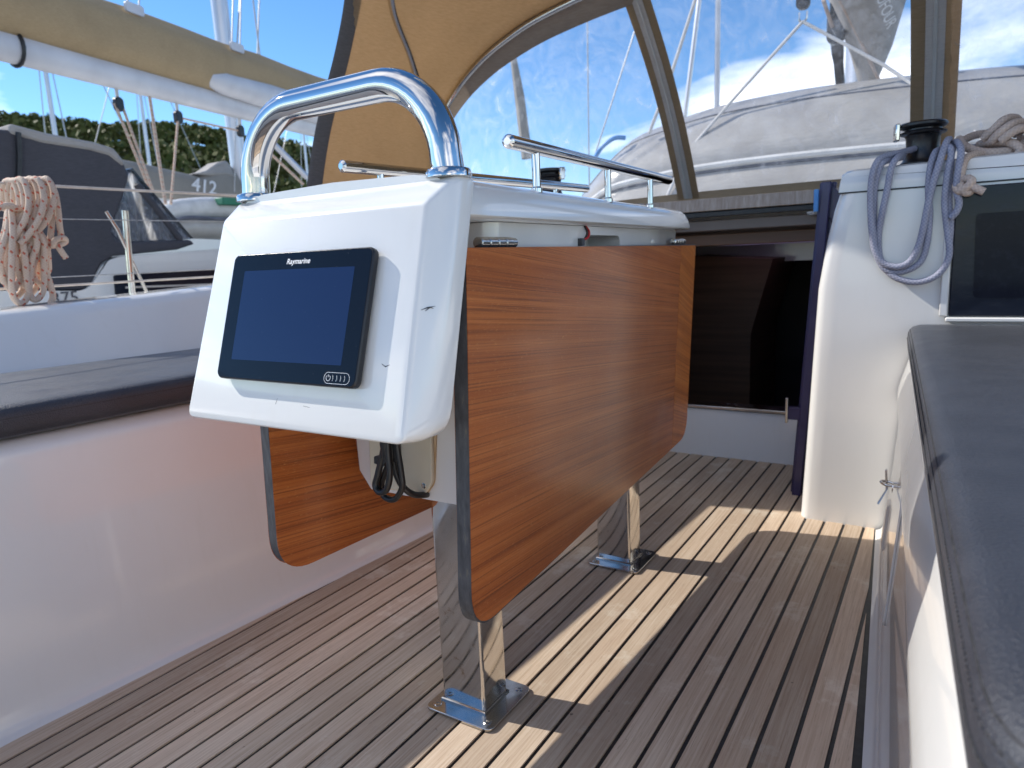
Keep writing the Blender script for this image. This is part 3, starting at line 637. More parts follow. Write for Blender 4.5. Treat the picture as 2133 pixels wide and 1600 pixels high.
# ------------------------------------------------------------------ cushions
def cushion(name, label, sgn, y0, y1, of, ob, z0, z1, rnear, piping):
    o = thing(name, label, 'cushion', (TX + sgn * (hw((y0 + y1) / 2) + .3), (y0 + y1) / 2, z0))
    ysx = [y0 + (y1 - y0) * t / 14 for t in range(15)]
    def out(inset, z, dz=0):
        P = []
        n = 15
        fr = [Vector((TX + sgn * (hw(y) + of(y) + inset), y, z)) for y in ysx]; bk = [Vector((TX + sgn * (hw(y) + ob(y) - inset), y, z)) for y in ysx[::-1]]
        fr[0].y += inset; fr[-1].y -= inset; bk[0].y -= inset; bk[-1].y += inset
        poly = fr + bk; rad = [0] * len(poly); rad[0] = rnear; rad[len(fr) - 1] = .03; rad[len(fr)] = .03; rad[-1] = rnear
        return rpoly(poly, [min(r, .11) for r in rad], 6)
    h = z1 - z0
    lay = [(.010, z0), (.002, z0 + .006), (0, z0 + h * .3), (0, z0 + h * .62), (.003, z0 + h * .78), (.010, z0 + h * .90), (.022, z0 + h * .975), (.05, z1), (.10, z1 + .003)]
    bm = nb(); loft(bm, [out(i, z) for i, z in lay]); bmesh.ops.triangulate(bm, faces=[f for f in bm.faces if len(f.verts) > 4])
    obj('cover', bm, 'vinyl', o, sharp=60)
    for i, zz, r in piping:
        loop = out(i, z0 + h * zz); tubeobj('seam', loop, r, 'thread', o, 6, True)
    # stitches along the front edge
    return o, out, h
o, fo, h = cushion('seat_cushion', 'dark charcoal padded cushion on the starboard seat with double stitched edge', 1, .315, 2.045, lambda y: .046, lambda y: oc(y) - .02, .501, .572, .07, [(.0055, .80, .0016), (-.0004, .5, .0010)])
front = [p for p in fo(.0015, .501 + h * .70) if p.x < TX + hw(p.y) + .09]
bm = nb(); acc = 0; last = None
for p, q in zip(front, front[1:]):
    L = (q - p).length; nst = max(1, int(L / .0062))
    if L > .3: continue
    for s_ in range(nst):
        a = p.lerp(q, s_ / nst); b = p.lerp(q, (s_ + .6) / nst); sweep(bm, [a, b], .0008, 5)
obj('stitching', bm, 'thread', o)['kind'] = 'stuff'
o, fo, h = cushion('seat_cushion', 'dark charcoal padded cushion on the port seat in sun below the coaming', -1, -1.2, 2.04, lambda y: .062, lambda y: oc(y) - .004, .506, .566, .05, [(.0010, .60, .0012)])

# ------------------------------------------------------------------ starboard seat front: locker lid outline and strap eye
lk = thing('locker_lid', 'white flush locker door with moulded grip slot in the starboard seat front', 'locker', (-.09, 1.75, .2))
def sp(y, o, z): return Vector((TX + hw(y) + o, y, z))
obj('lid_panel', prism(nb(), rpoly([sp(1.36, .0200, .07), sp(1.93, .0200, .07), sp(1.93, .0400, .33), sp(1.36, .0400, .33)], .03), (-.004, 0, 0)), 'gelcoat', lk, bevel=.0012)
grip = [sp(1.79, .0155, .045), sp(1.83, .0155, .045), sp(1.84, .0250, .17), sp(1.78, .0250, .17)]
obj('grip_rib', loft(nb(), [[p + (Vector((c_.x, c_.y, c_.z)) - p) * t + Vector((-d, 0, 0)) for p in rpoly(grip, (.012, .012, .005, .005), 4)] for c_ in [sum(grip, Vector()) / 4] for t, d in ((0, 0), (.10, .006), (.3, .008))]), 'gelcoat', lk)
ey = thing('strap_eye', 'chrome hasp with folded tab on white starboard seat front', 'hasp', sp(1.78, .03, .2))
b0 = sp(1.78, .028, .215)
tubeobj('eye_loop', cr([b0 + Vector((0, -.012, .006)), b0 + Vector((-.016, -.013, .008)), b0 + Vector((-.024, -.004, .010)), b0 + Vector((-.024, .006, .010)), b0 + Vector((-.014, .013, .008)), b0 + Vector((0, .012, .006))], 6), .0032, 'chrome', ey, 10)
obj('tab', prism(nb(), [b0 + Vector((-.018, -.004, .040)), b0 + Vector((-.014, -.004, .040)), b0 + Vector((-.010, -.004, -.004)), b0 + Vector((-.014, -.006, -.008))], (0, .014, 0)), 'chrome', ey, bevel=.001)
obj('tab', prism(nb(), [b0 + Vector((-.012, -.010, -.002)), b0 + Vector((-.009, -.010, -.002)), b0 + Vector((-.026, -.022, -.040)), b0 + Vector((-.030, -.022, -.038))], (0, .020, 0)), 'chrome', ey, bevel=.001)
obj('base', prism(nb(), [b0 + Vector((.003, a, c_)) for a, c_ in rrect(.034, .022, .008)], (-.004, 0, 0)), 'chrome', ey)

# ------------------------------------------------------------------ dark window in the starboard bulkhead
dw = thing('bulkhead_window', 'dark smoked acrylic window in the white bulkhead above the cushion', 'window', (.3, 2.05, .58))
obj('pane', box(nb(), (-.006, 2.050, .588), (1.1, 2.0585, .899)), 'smoked_acrylic', dw, bevel=.003)
obj('inner_tint', prism(nb(), rpoly([Vector((.043, 2.0492, .633)), Vector((.9, 2.0492, .633)), Vector((.9, 2.0492, .834)), Vector((.037, 2.0492, .834))], .012), (0, -.0012, 0)), 'smoked_inner', dw)
obj('sill_strip', box(nb(), (-.012, 2.038, .575), (1.1, 2.0585, .586)), 'gelcoat', dw, bevel=.003)
obj('corner_strip', box(nb(), (-.026, 2.046, .588), (-.008, 2.0585, .900)), 'gelcoat', dw, bevel=.003)
obj('seam_gasket', box(nb(), (-.27, 2.058, .9052), (1.3, 2.0615, .9088)), 'caulk', dw)

# companionway door frame (navy) with bracket and catch, sliding hatch
fr = thing('companionway_frame', 'dark navy blue upright door frame beside the companionway with light blue bracket', 'door frame', (-.39, 2.3, .02))
def tri(y, d0, d1):
    a0, a1 = onx(1662, 1006, -.375), None
    return None
lo, hi = Vector((-.384, 2.26, .0)), Vector((-.325, 2.26, .955))
for dx, dy, w_, nm in ((0, 0, .026, 'outer_rail'), (-.016, .03, .012, 'inner_rail'), (.016, .03, .012, 'track_rail')):
    q0, q1 = lo + Vector((dx, dy, 0)), hi + Vector((dx, dy, 0))
    obj(nm, prism(nb(), [q0 + Vector((-w_ / 2, -.012, 0)), q0 + Vector((w_ / 2, -.012, 0)), q1 + Vector((w_ / 2, -.012, 0)), q1 + Vector((-w_ / 2, -.012, 0))], (0, .026, 0)), 'navy_frame', fr, bevel=.003)
obj('top_gusset', prism(nb(), [Vector((-.318, 2.27, .95)), Vector((-.27, 2.27, .90)), Vector((-.275, 2.27, .80)), Vector((-.322, 2.27, .86))], (0, .02, 0)), 'navy_frame', fr, bevel=.002)
obj('bracket', box(nb(), (-.356, 2.235, .872), (-.343, 2.247, .935)), 'blue_plastic', fr, bevel=.002)
obj('catch_arm', box(nb(), (-.415, 2.25, .245), (-.378, 2.27, .285)), 'navy_frame', fr, bevel=.002)
obj('catch', box(nb(), (-.421, 2.24, .235), (-.413, 2.256, .315)), 'steel_worn', fr, bevel=.002)
ht_ = thing('sliding_hatch', 'smoked acrylic sliding hatch with polished front strip over the companionway', 'hatch', (-.7, 2.6, .92))
obj('hatch_panel', box(nb(), (-1.085, 2.62, .936), (-.285, 3.3, .948)), 'smoked_acrylic', ht_, bevel=.003)
obj('front_strip', prism(nb(), [Vector((-1.02, 2.605, .916)), Vector((-1.02, 2.612, .960)), Vector((-1.02, 2.630, .962)), Vector((-1.02, 2.630, .914))], (.70, 0, 0)), 'strip_tan_reflection', ht_, bevel=.002)
obj('end_cap', box(nb(), (-1.12, 2.598, .912), (-1.024, 2.66, .962)), 'gelcoat_grey', ht_, bevel=.008)
obj('hatch_gasket', box(nb(), (-1.1, 2.61, .896), (-.30, 2.65, .911)), 'caulk', ht_)
lt = onx(1672, 447, -.43); obj('courtesy_light', lathe(nb(), (-.42, 2.63, .889), (0, 0, -1), [(.022, 0), (.022, .004), (.016, .011), (.0, .014)], 16), 'gelcoat_grey', ht_)

# ------------------------------------------------------------------ winches
def winch(label, x, y, z, ang):
    o = thing('winch', label, 'winch', (x, y, z), 'cabin top winches')
    obj('drum', lathe(nb(), (x, y, z), (0, 0, 1), [(.052, 0), (.052, .008), (.046, .014), (.040, .03), (.0385, .05), (.040, .072), (.043, .078)], 32), 'black_plastic', o)
    st = obj('self_tailer', lathe(nb(), (x, y, z + .078), (0, 0, 1), [(.043, 0), (.054, .004), (.056, .008), (.050, .011), (.044, .013), (.044, .016), (.052, .019), (.057, .024), (.057, .029), (.052, .033), (.02, .035), (.016, .030), (0, .030)], 32), 'black_plastic', o)
    d = Vector((math.cos(ang), math.sin(ang), 0)); s_ = Vector((-d.y, d.x, 0)); c_ = Vector((x, y, z + .078)) + d * .058
    obj('feeder_arm', prism(nb(), [c_ - s_ * .012 + Vector((0, 0, -.012)), c_ + s_ * .010 + Vector((0, 0, -.010)), c_ + s_ * .012 + Vector((0, 0, .034)), c_ - s_ * .012 + Vector((0, 0, .032))], d * .012), 'chrome', o, bevel=.003)
    return o
winch('black self tailing winch with blue grey rope hanging from it', -.090, 2.235, .972, R_(200))
winch('black self tailing winch beyond the white table, behind the fiddle rail', 2 * TX + .085, 2.36, .985, R_(-20))

# ------------------------------------------------------------------ ropes
def rope(name, pts, r, mat, parent, n=7, seg=12): return tubeobj(name, cr(pts, n), r, mat, parent, seg)
bh = thing('hanked_rope', 'blue grey braided rope hung in long loops from the black winch', 'rope', (-.1, 2.03, .9))
Y = 2.036
def ry(L): return [ony(u, v, Y + dy) for u, v, dy in L]
r0 = .0078
rope('loop', ry([(1905, 310, .16), (1860, 322, .06), (1832, 332, .015), (1818, 360, 0), (1813, 410, 0), (1815, 470, 0), (1822, 520, 0), (1840, 548, 0), (1870, 556, -.002), (1895, 545, 0), (1912, 515, 0), (1922, 480, 0), (1930, 440, 0), (1940, 395, 0), (1955, 345, 0), (1968, 305, .02), (1974, 292, .05), (1978, 290, .12)]), r0, 'rope_blue', bh)
rope('loop', ry([(1880, 328, .12), (1845, 336, .03), (1832, 350, .010), (1822, 390, .010), (1820, 430, .012), (1820, 480, .012), (1824, 525, .010), (1845, 562, .008), (1880, 566, .008), (1915, 548, .008), (1930, 510, .010), (1936, 450, .010), (1934, 400, .014), (1938, 350, .014), (1948, 318, .03), (1960, 312, .10)]), r0, 'rope_blue', bh)
rope('loop', ry([(1885, 318, .16), (1868, 330, .03), (1856, 352, .006), (1848, 395, .004), (1838, 440, .003), (1830, 490, .014), (1834, 540, .016), (1860, 575, .008), (1905, 588, .004), (1945, 578, .004), (1970, 552, .004), (1978, 520, .006), (1972, 470, .006), (1968, 420, .004), (1974, 360, .004), (1982, 320, .02), (1984, 305, .08)]), r0, 'rope_blue', bh)
rope('loop', ry([(1984, 300, .10), (1994, 296, .05), (2002, 315, .012), (1997, 350, -.004), (1992, 395, -.006), (1998, 420, -.006), (1993, 440, -.004), (1981, 454, 0)]), r0, 'rope_blue', bh)
rope('loop', ry([(1966, 318, .10), (1976, 306, .03), (1981, 322, .012), (1978, 370, .012), (1977, 420, .012), (1980, 470, .012), (1976, 520, .014)]), r0, 'rope_blue', bh)
hb = thing('rope_coil', 'beige braided rope heaped on the white cabin top with a knot hanging', 'rope', (.1, 2.2, .97))
Y = 2.12; r1 = .0100
rope('turn', ry([(2000, 296, .12), (2030, 282, .16), (2070, 276, .18), (2110, 268, .20), (2150, 262, .2)]), r1, 'rope_beige', hb)
rope('turn', ry([(1998, 290, .06), (2010, 305, .02), (2045, 317, 0), (2090, 316, 0), (2118, 308, .02), (2122, 300, .04), (2100, 298, .06), (2070, 300, .06), (2040, 302, .05), (2062, 296, .02), (2100, 296, 0), (2124, 308, -.01), (2122, 320, -.01)]), r1, 'rope_beige', hb)
rope('turn', ry([(2048, 290, .02), (2068, 272, .01), (2092, 250, .02), (2112, 246, .05), (2120, 254, .08), (2100, 268, .10)]), r1, 'rope_beige', hb)
rope('turn', ry([(2066, 294, .0), (2085, 275, -.01), (2110, 258, 0), (2128, 256, .03), (2133, 268, .06), (2112, 280, .08)]), r1, 'rope_beige', hb)
rope('turn', ry([(2084, 294, -.01), (2102, 280, -.015), (2124, 268, -.01), (2142, 270, .02), (2146, 284, .05), (2120, 292, .06)]), r1, 'rope_beige', hb)
rope('turn', ry([(2100, 318, .03), (2126, 300, .03), (2145, 296, .03), (2160, 310, .03), (2130, 325, .03)]), r1, 'rope_beige', hb)
rope('tail', ry([(2050, 320, 0), (2030, 322, -.03), (2012, 330, -.058), (2004, 350, -.082), (2002, 372, -.085), (2004, 390, -.086)]), r1 * .9, 'rope_beige', hb)
kc = ony(2008, 388, 2.034)
K = lambda du, dv, dy=0: ony(2010 + du, 388 + dv, 2.030 + dy)
rope('knot', [K(-8, -8, .01), K(-18, 0, .004), K(-12, 10, -.006), K(4, 2, -.014), K(14, -10, -.012), K(6, -16, -.002), K(-8, -12, .006), K(-16, -2, .008)], r1 * .95, 'rope_beige', hb)
rope('knot', [K(-10, -4, -.004), K(-4, 10, -.010), K(6, 14, -.008), K(14, 6, -.002), K(8, -4, .004), K(14, 0, -.010), K(26, 6, -.014), K(40, 12, -.014)], r1 * .9, 'rope_beige', hb)

# flecked coil hung on the port guard wire
fc = thing('rope_coil', 'cream rope with red flecks coiled and hung on the port guard rail', 'rope', (-2.25, 1.0, .71))
def rx(L, dx=0): return [onx(u, v, -2.25 + dx + (e[0] if e else 0)) for u, v, *e in L]
r2 = .0085
rng = random.Random(3)
for i in range(8):                                           # upper turns over the rail
    t = i / 7; u0 = 14 + 76 * t; j = lambda a=3: rng.uniform(-a, a); dd = -.02 + .010 * ((i * 3) % 8)
    rope('turn', rx([(u0 - 4, 440 + j(), dd - .09), (u0 - 8, 404 + j(), dd - .07), (u0 - 4, 382 + j(1), dd - .045), (u0 + 6, 371 + 5 * (1 - t) + j(1.5), dd - .01), (u0 + 18, 384 + j(), dd + .015), (u0 + 26 - 4 * t, 418 + j(), dd + .03), (u0 + 22 - 14 * t, 455 + j(), dd + .03), (u0 + 8 - 26 * t, 488 + j(), dd + .01), (u0 - 6 - 30 * t, 505 + j(), dd)]), r2, 'rope_fleck', fc, 6, 10)
for i in range(8):                                           # long hanging turns
    t = i / 7; j = lambda a=4: rng.uniform(-a, a); dd = -.03 + .009 * ((i * 5) % 8); ub = 8 + 70 * t; vb = 590 + 42 * ((i * 37) % 7) / 6
    rope('turn', rx([(18 + 20 * t + j(), 440 + j(), dd), (10 + 40 * t, 480 + j(), dd + .02), (ub - 14 + j(), 540 + j(), dd + .02), (ub - 8 + j(), vb - 20, dd), (ub + 6, vb, dd), (ub + 22 + j(2), vb - 22, dd - .01), (ub + 26 + j(), 550 + j(), dd), (60 + 36 * t + j(), 500 + j(), dd + .02), (30 + 26 * t, 445 + j(), dd)]), r2, 'rope_fleck', fc, 6, 10)
rope('frapping_turn', rx([(-10, 436, .05), (15, 428, .06), (34, 434, .055), (50, 440, .02)]), r2, 'rope_fleck', fc)
rope('tail', rx([(96, 380, 0), (112, 395, .02), (120, 430, .025), (124, 470, .025), (127, 492, .02), (118, 506, .02), (110, 512, .03), (116, 500, .04), (132, 496, .03), (136, 504, .02), (122, 512, .03), (128, 524, .03), (138, 538, .03)]), r2, 'rope_fleck', fc)
rope('tail', rx([(110, 440, 0), (104, 500, .01), (92, 550, .01), (104, 590, .01), (110, 620, .01), (98, 642, .01)]), r2, 'rope_fleck', fc)

# guard wires and stanchion, port side
for z, nm, lab, r, mt in ((1.058, 'guard_wire', 'beige sheathed upper guard wire along the port side', .0042, 'wire_sheath'), (.962, 'guard_wire', 'thin grey middle guard line along the port side', .0015, 'wire'), (.790, 'guard_wire', 'thin grey line below the middle guard line', .0015, 'wire'), (.764, 'guard_wire', 'beige sheathed lower guard wire just above the port coaming', .0036, 'wire_sheath')):
    o = obj(nm, sweep(nb(), [Vector((-2.3, -1.2 + .5 * k, z - .006 * math.sin(k * .5))) for k in range(10)], r, 8), mt); tag(o, lab, 'guard wire', 'port guard wires')
sn = thing('stanchion', 'slender steel stanchion with diagonal brace on the port side deck', 'stanchion', (-2.34, 1.32, .55))
tubeobj('post', [Vector((-2.34, 1.325, .55)), Vector((-2.31, 1.33, .99))], .0105, 'steel_worn', sn, 12)
tubeobj('brace', [Vector((-2.34, 1.44, .55)), Vector((-2.315, 1.30, .93)), Vector((-2.312, 1.27, .985))], .006, 'steel_worn', sn, 10)

# ------------------------------------------------------------------ spray hood
sh = thing('spray_hood', 'tan canvas spray hood with grey edge and clear vinyl front windows', 'spray hood', (TX, 2.4, .9))
mir = lambda P: [Vector((2 * TX - p.x, p.y, p.z)) for p in P]
def full(half): H_ = [Vector(p) for p in half]; return H_ + mir(H_[:-1])[::-1]
A_ = full([(-2.02, 1.80, .70), (-1.985, 1.79, .88), (-1.95, 1.795, 1.05), (-1.90, 1.82, 1.26), (-1.83, 1.87, 1.50), (-1.78, 1.89, 1.68), (-1.68, 1.82, 1.83), (-1.50, 1.73, 1.92), (-1.15, 1.67, 2.02), (TX, 1.65, 2.06)])
B_ = full([(-1.99, 2.46, .72), (-1.975, 2.50, .95), (-1.955, 2.535, 1.17), (-1.935, 2.57, 1.38), (-1.865, 2.595, 1.50), (-1.74, 2.60, 1.595), (-1.60, 2.60, 1.66), (-1.42, 2.60, 1.715), (-1.10, 2.60, 1.765), (TX, 2.60, 1.79)])
W_ = full([(-2.00, 2.52, .66), (-1.985, 2.62, .74), (-1.95, 2.76, .82), (-1.89, 2.90, .88), (-1.80, 3.02, .93), (-1.66, 3.13, .965), (-1.50, 3.21, .985), (-1.28, 3.27, .995), (-1.0, 3.295, 1.0), (TX, 3.30, 1.0)])
NS = 6
Ac, Bc, Wc = cr(A_, NS), cr(B_, NS), cr(W_, NS)
def lerp_row(P, Q, t, sag=0, out_=0): return [p.lerp(q, t) + Vector((0, 0, -sag * math.sin(math.pi * t))) for p, q in zip(P, Q)]
bm = nb(); rows = [lerp_row(Ac, Bc, t / 8, .035) for t in range(9)]; loft(bm, rows, closed=False)
cn = obj('canopy', bm, 'canvas_tan', sh, sharp=70); sm = cn.modifiers.new('s', 'SOLIDIFY'); sm.thickness = .0015
# grey bound edge
bm = nb(); loft(bm, [[p + Vector((0, d, 0)) + Vector(((p.x - TX) * k, 0, 0)) for p in Ac] for d, k in ((.055, -.004), (-.002, -.006), (-.012, 0), (-.002, .006), (.055, .004))], closed=False); obj('edge_binding', bm, 'canvas_trim', sh, sharp=70)
# steel hoops
Cc = cr(full([(-1.965, 2.48, .80), (-1.935, 2.50, 1.05), (-1.92, 2.48, 1.26), (-1.885, 2.38, 1.42), (-1.845, 2.26, 1.565), (-1.765, 2.08, 1.70), (-1.62, 1.96, 1.83), (-1.40, 1.90, 1.915), (-1.1, 1.88, 1.98), (TX, 1.87, 2.02)]), NS)
tubeobj('hoop_tube', [p + Vector(((TX - p.x) * .035, -.03, -.02)) for p in Cc], .0125, 'chrome', sh, 14)
tubeobj('hoop_tube', [p + Vector(((TX - p.x) * .012, -.02, -.012)) for p in Bc], .0125, 'chrome', sh, 14)
# windows between the front hoop and the coach roof
n = len(Bc)
def wpt(t, i): return Bc[i].lerp(Wc[i], t) + Vector((0, .05 * math.sin(math.pi * t), .03 * math.sin(math.pi * t)))
def at_x(t, x):
    """point of the window surface at height parameter t and position x"""
    for i in range(n - 1):
        a, b = wpt(t, i), wpt(t, i + 1)
        if (a.x - x) * (b.x - x) <= 0 and a.x != b.x: return a.lerp(b, (x - a.x) / (b.x - a.x))
    return wpt(t, n // 2)
xb = [-1.062, -.098]
def iof(x, t=.5):
    best = min(range(n), key=lambda i: abs(wpt(t, i).x - x) + (10 if not (n * .1 < i < n * .9) else 0)); return best
splits = [0, iof(-1.062), iof(-.098), n - 1]
for a, b in zip(splits, splits[1:]):
    bm = nb(); loft(bm, [[wpt(t / 10, i) for i in range(a, b + 1)] for t in range(11)], closed=False); obj('window_pane', bm, 'clear_vinyl', sh, sharp=70)
def strip(name, f, wid, off, mat, parent=sh, th=.003):
    bm = nb(); rws = []
    for t in range(13):
        tt = t / 12; c0 = f(tt); rws.append([c0 + Vector((-wid / 2, -off, 0)), c0 + Vector((wid / 2, -off, 0)), c0 + Vector((wid / 2, -off + th, 0)), c0 + Vector((-wid / 2, -off + th, 0))])
    loft(bm, rws); return obj(name, bm, mat, parent, sharp=40)
for x, wd in ((-1.062, .100), (-.098, .145)):
    fl = strip('window_strap', lambda t: at_x(t * .985, x), wd, .008, 'canvas_tan')
    strip('zip_tape', lambda t: at_x(t * .985, x), wd * .40, .0125, 'zip_tape', fl)
    strip('zip_teeth', lambda t: at_x(t * .985, x), wd * .08, .0165, 'gelcoat_grey', fl)
# hem under the front hoop and along the foot
bm = nb(); loft(bm, [[wpt(t, i) + Vector((0, dy, 0)) for i in range(n)] for t, dy in ((-.02, -.012), (.0, -.02), (.05, -.016), (.10, -.010), (.10, -.006))], closed=False); obj('window_hem', bm, 'hem', sh, sharp=70)
bm = nb(); loft(bm, [[wpt(t, i) + Vector((0, dy, 0)) for i in range(n)] for t, dy in ((.955, -.006), (.955, -.010), (1.0, -.012), (1.03, -.012))], closed=False); obj('foot_band', bm, 'canvas_tan', sh, sharp=70)

# ------------------------------------------------------------------ dinghy stowed on the foredeck
dg = thing('inflatable_dinghy', 'light grey inflatable dinghy lashed upside down forward of the spray hood', 'dinghy', (-.6, 4.9, .8))
tops = [(-2.30, 1.02), (-2.22, 1.20), (-2.10, 1.33), (-1.83, 1.535), (-1.55, 1.615), (-1.29, 1.665), (-.9, 1.685), (-.487, 1.68), (0, 1.655), (.4, 1.62), (.9, 1.55), (1.5, 1.45)]
TT = cr([Vector((x, 0, z)) for x, z in tops], 4); rings = []
for p in TT:
    k = min(1, max(.06, (p.x + 2.36) / .55)) ** .6; hgt = p.z - .82
    pr = [(-.52, 0), (-.60, .16), (-.60, .30), (-.52, .42), (-.49, .47), (-.50, .53), (-.44, .66), (-.30, .82), (-.12, .95), (.05, 1.0), (.35, .96), (.6, .7), (.7, .35), (.65, 0)]
    rings.append([Vector((p.x, 4.6 + d * k * (1.0 if d < 0 else 1.2), .82 + h_ * hgt)) for d, h_ in pr])
obj('hull', loft(nb(), rings), 'pvc_grey', dg, sharp=70)
def dl(h_, d, off): return [Vector((r[0].x, r[0].y, 0)) * 0 + r[i].lerp(r[i + 1], f) + Vector((0, -off, off * .3)) for r in rings[2:] for i, f in [(h_, d)]]
tubeobj('rubbing_strake', dl(4, .3, .012), .020, 'pvc_white', dg, 8); tubeobj('strake_shadow_band', dl(3, .85, .004), .012, 'pvc_dark', dg, 8); tubeobj('seam_tape', dl(7, .4, .000), .007, 'pvc_dark', dg, 8)
tubeobj('lower_seam', dl(1, .1, .004), .006, 'pvc_white', dg, 8)
hd = onx(1345, 280, -1.8); tubeobj('grab_handle', cr([Vector((-2.02, 4.28, 1.36)), Vector((-1.95, 4.26, 1.44)), Vector((-1.86, 4.26, 1.49)), Vector((-1.80, 4.30, 1.49))], 5), .014, 'blue_plastic', dg)
# bridle and its block
br = thing('lifting_bridle', 'white rope bridle with black block above the stowed dinghy', 'rope', (-.79, 4.4, 1.5))
bk = ony(1672, 45, 4.35)
tubeobj('bridle_leg', [bk, ony(1520, 215, 4.30), ony(1425, 325, 4.15), ony(1385, 420, 3.98)], .009, 'rope_white', br, 8); tubeobj('bridle_leg', [bk, ony(1840, 135, 4.35), ony(1945, 205, 4.3), ony(2060, 300, 4.05)], .009, 'rope_white', br, 8)
obj('block', loft(nb(), [[bk + Vector((a, 0, b)) * 1.0 + Vector((0, dy, 0)) for a, b in [(x_, z_ + .14) for x_, z_ in rrect(.07, .16, .03)]] for dy in (-.02, .02)]), 'black_plastic', br, bevel=.006)
tubeobj('shackle', cr([bk + Vector((-.02, 0, .05)), bk + Vector((-.018, 0, .01)), bk, bk + Vector((.018, 0, .01)), bk + Vector((.02, 0, .05))], 4), .006, 'steel_worn', br, 8)
tubeobj('halyard', [bk + Vector((0, 0, .2)), bk + Vector((-.05, .3, 3.5))], .007, 'rope_white', br, 8)

# own mast, gooseneck and stowed mainsail bag
ms = thing('mast', 'pale alloy mast with hanging grey sail bag forward of the dinghy', 'mast', (TX, 6.2, .8))
mp_ = [Vector((TX - .03 + a, 6.4 + b, .8)) for a, b in [(x_ * .10, y_ * .15) for x_, y_ in [(math.cos(R_(q)), math.sin(R_(q))) for q in range(0, 360, 20)]]]
obj('mast_tube', prism(nb(), mp_, (0, 0, 11.5)), 'alloy', ms, sharp=50)
def bagring(y, xl, xr, zt, zbm): 
    return [Vector((xl + (xr - xl) * (.5 + .5 * math.cos(R_(a))), y, (zt + zbm) / 2 + (zt - zbm) / 2 * math.sin(R_(a)))) for a in range(0, 360, 20)]
obj('sail_bag', loft(nb(), [bagring(5.9, -.68, -.52, 2.15, 1.85), bagring(5.7, -.74, -.40, 2.8, 1.92), bagring(5.3, -.82, -.28, 3.2, 2.05), bagring(4.6, -.92, -.30, 3.3, 2.35), bagring(3.6, -.95, -.40, 3.2, 2.5), bagring(1.5, -.9, -.5, 3.0, 2.55)]), 'canvas_sail', ms, sharp=70)
obj('boom', loft(nb(), [[Vector((TX + .09 * math.cos(R_(a)), y, 2.42 + .11 * math.sin(R_(a)))) for a in range(0, 360, 24)] for y in (6.28, 1.2)]), 'boom_white', ms)
vg = [ony(1745, 0, 5.2), ony(1742, 60, 5.4), ony(1745, 110, 5.6), ony(1752, 195, 5.9)]
obj('vang_strut', sweep(nb(), cr(vg, 4), [.045] * 5 + [.04] * 4 + [.032] * 4, 12), 'black_plastic', ms)
obj('vang_block', loft(nb(), [[ony(1742, 55, 5.3) + Vector((a, dy, b)) for a, b in rrect(.11, .22, .05)] for dy in (-.03, .03)]), 'black_plastic', ms, bevel=.01)
tubeobj('line', cr([ony(1750, 0, 5.0), ony(1800, 100, 5.4), ony(1830, 165, 5.8)], 4), .012, 'rope_beige', ms, 8); tubeobj('line', [ony(1715, 0, 5.0), ony(1735, 60, 5.3)], .012, 'rope_beige', ms, 8)
from mathutils.bvhtree import BVHTree
sb_ = [o for o in ms.children if o.name.startswith('sail_bag')][0]
bt = BVHTree.FromPolygons([v.co for v in sb_.data.vertices], [p.vertices for p in sb_.data.polygons])
def hit(u, v): return bt.ray_cast(CAM, ray(u, v).normalized())
h0, n0_, *_ = hit(1840, 15); h1 = hit(1852, 50)[0]
if h0 and h1:
    if n0_.dot(h0 - CAM) > 0: n0_ = -n0_
    ex2 = (h1 - h0); ex2 -= n0_ * ex2.dot(n0_); ex2.normalize(); ey2 = n0_.cross(ex2)
    text('sail_bag_lettering', 'DUFOUR', .095, 'print_white', h0 + n0_ * .035 - ex2 * .03, ex2, ey2, ms, extrude=.001)

# rigging seen through the windows
def stay(label, pts, r, mat, cat='stay'):
    o = obj('rigging_line', sweep(nb(), pts, r, 8), mat); tag(o, label, cat, 'rigging beyond the spray hood'); return o
stay('white braided rope running down to the dinghy bow beyond the hood window', [ony(1448, 0, 4.3), ony(1395, 165, 4.28), ony(1352, 278, 4.26)], .011, 'rope_white')
stay('grey shroud seen through the hood window left of the white stay', [ony(1464, -60, 6.5), ony(1424, 262, 6.5)], .022, 'alloy')
stay('white forestay tube rising behind the dinghy beside the grey shroud', [ony(1496, -60, 7.2), ony(1493, 262, 7.2)], .026, 'boom_white')
stay('thin dark wire seen through the left hood window above the table', [ony(1222, -60, 8), ony(1228, 420, 8)], .009, 'wire')
stay('faint slanting wire behind the window strap', [ony(1340, 10, 9), ony(1240, 320, 9)], .010, 'wire')
stay('brown furled sail luff seen through the left hood window', [ony(1066, 100, 11), ony(1082, 200, 11), ony(1098, 330, 11)], [.05, .09, .10], 'canvas_taupe')

# ------------------------------------------------------------------ neighbouring yacht
ya_ = thing('sailing_yacht', 'white yacht alongside with tan sail bag, white boom and dark grey spray hood', 'yacht', (-5.2, 2.5, -1.2))
XA = -3.6
cabin = [(-400, 760), (-400, 606), (172, 606), (192, 594), (212, 552), (236, 536), (440, 519), (800, 500), (800, 760)]
P = [onx(u, v, XA) for u, v in cabin]
obj('cabin_side', prism(nb(), rpoly(P, (0, 0, .03, .03, .04, .05, 0, 0, 0), 4), (-2.6, 0, 0)), 'gelcoat', ya_, bevel=.03, seg=3)
obj('hull', loft(nb(), [[Vector((-5 + s_ * (w_ * k), y, z)) for s_, k, z in ((1, 1, .62), (1, 1.02, .3), (1, .9, -.6), (1, .5, -1.3), (-1, .5, -1.3), (-1, .9, -.6), (-1, 1.02, .3), (-1, 1, .62))] for y, w_ in ((-2.5, 1.3), (0, 1.5), (3, 1.55), (6, 1.1), (9, .12))]), 'gelcoat', ya_, sharp=50)
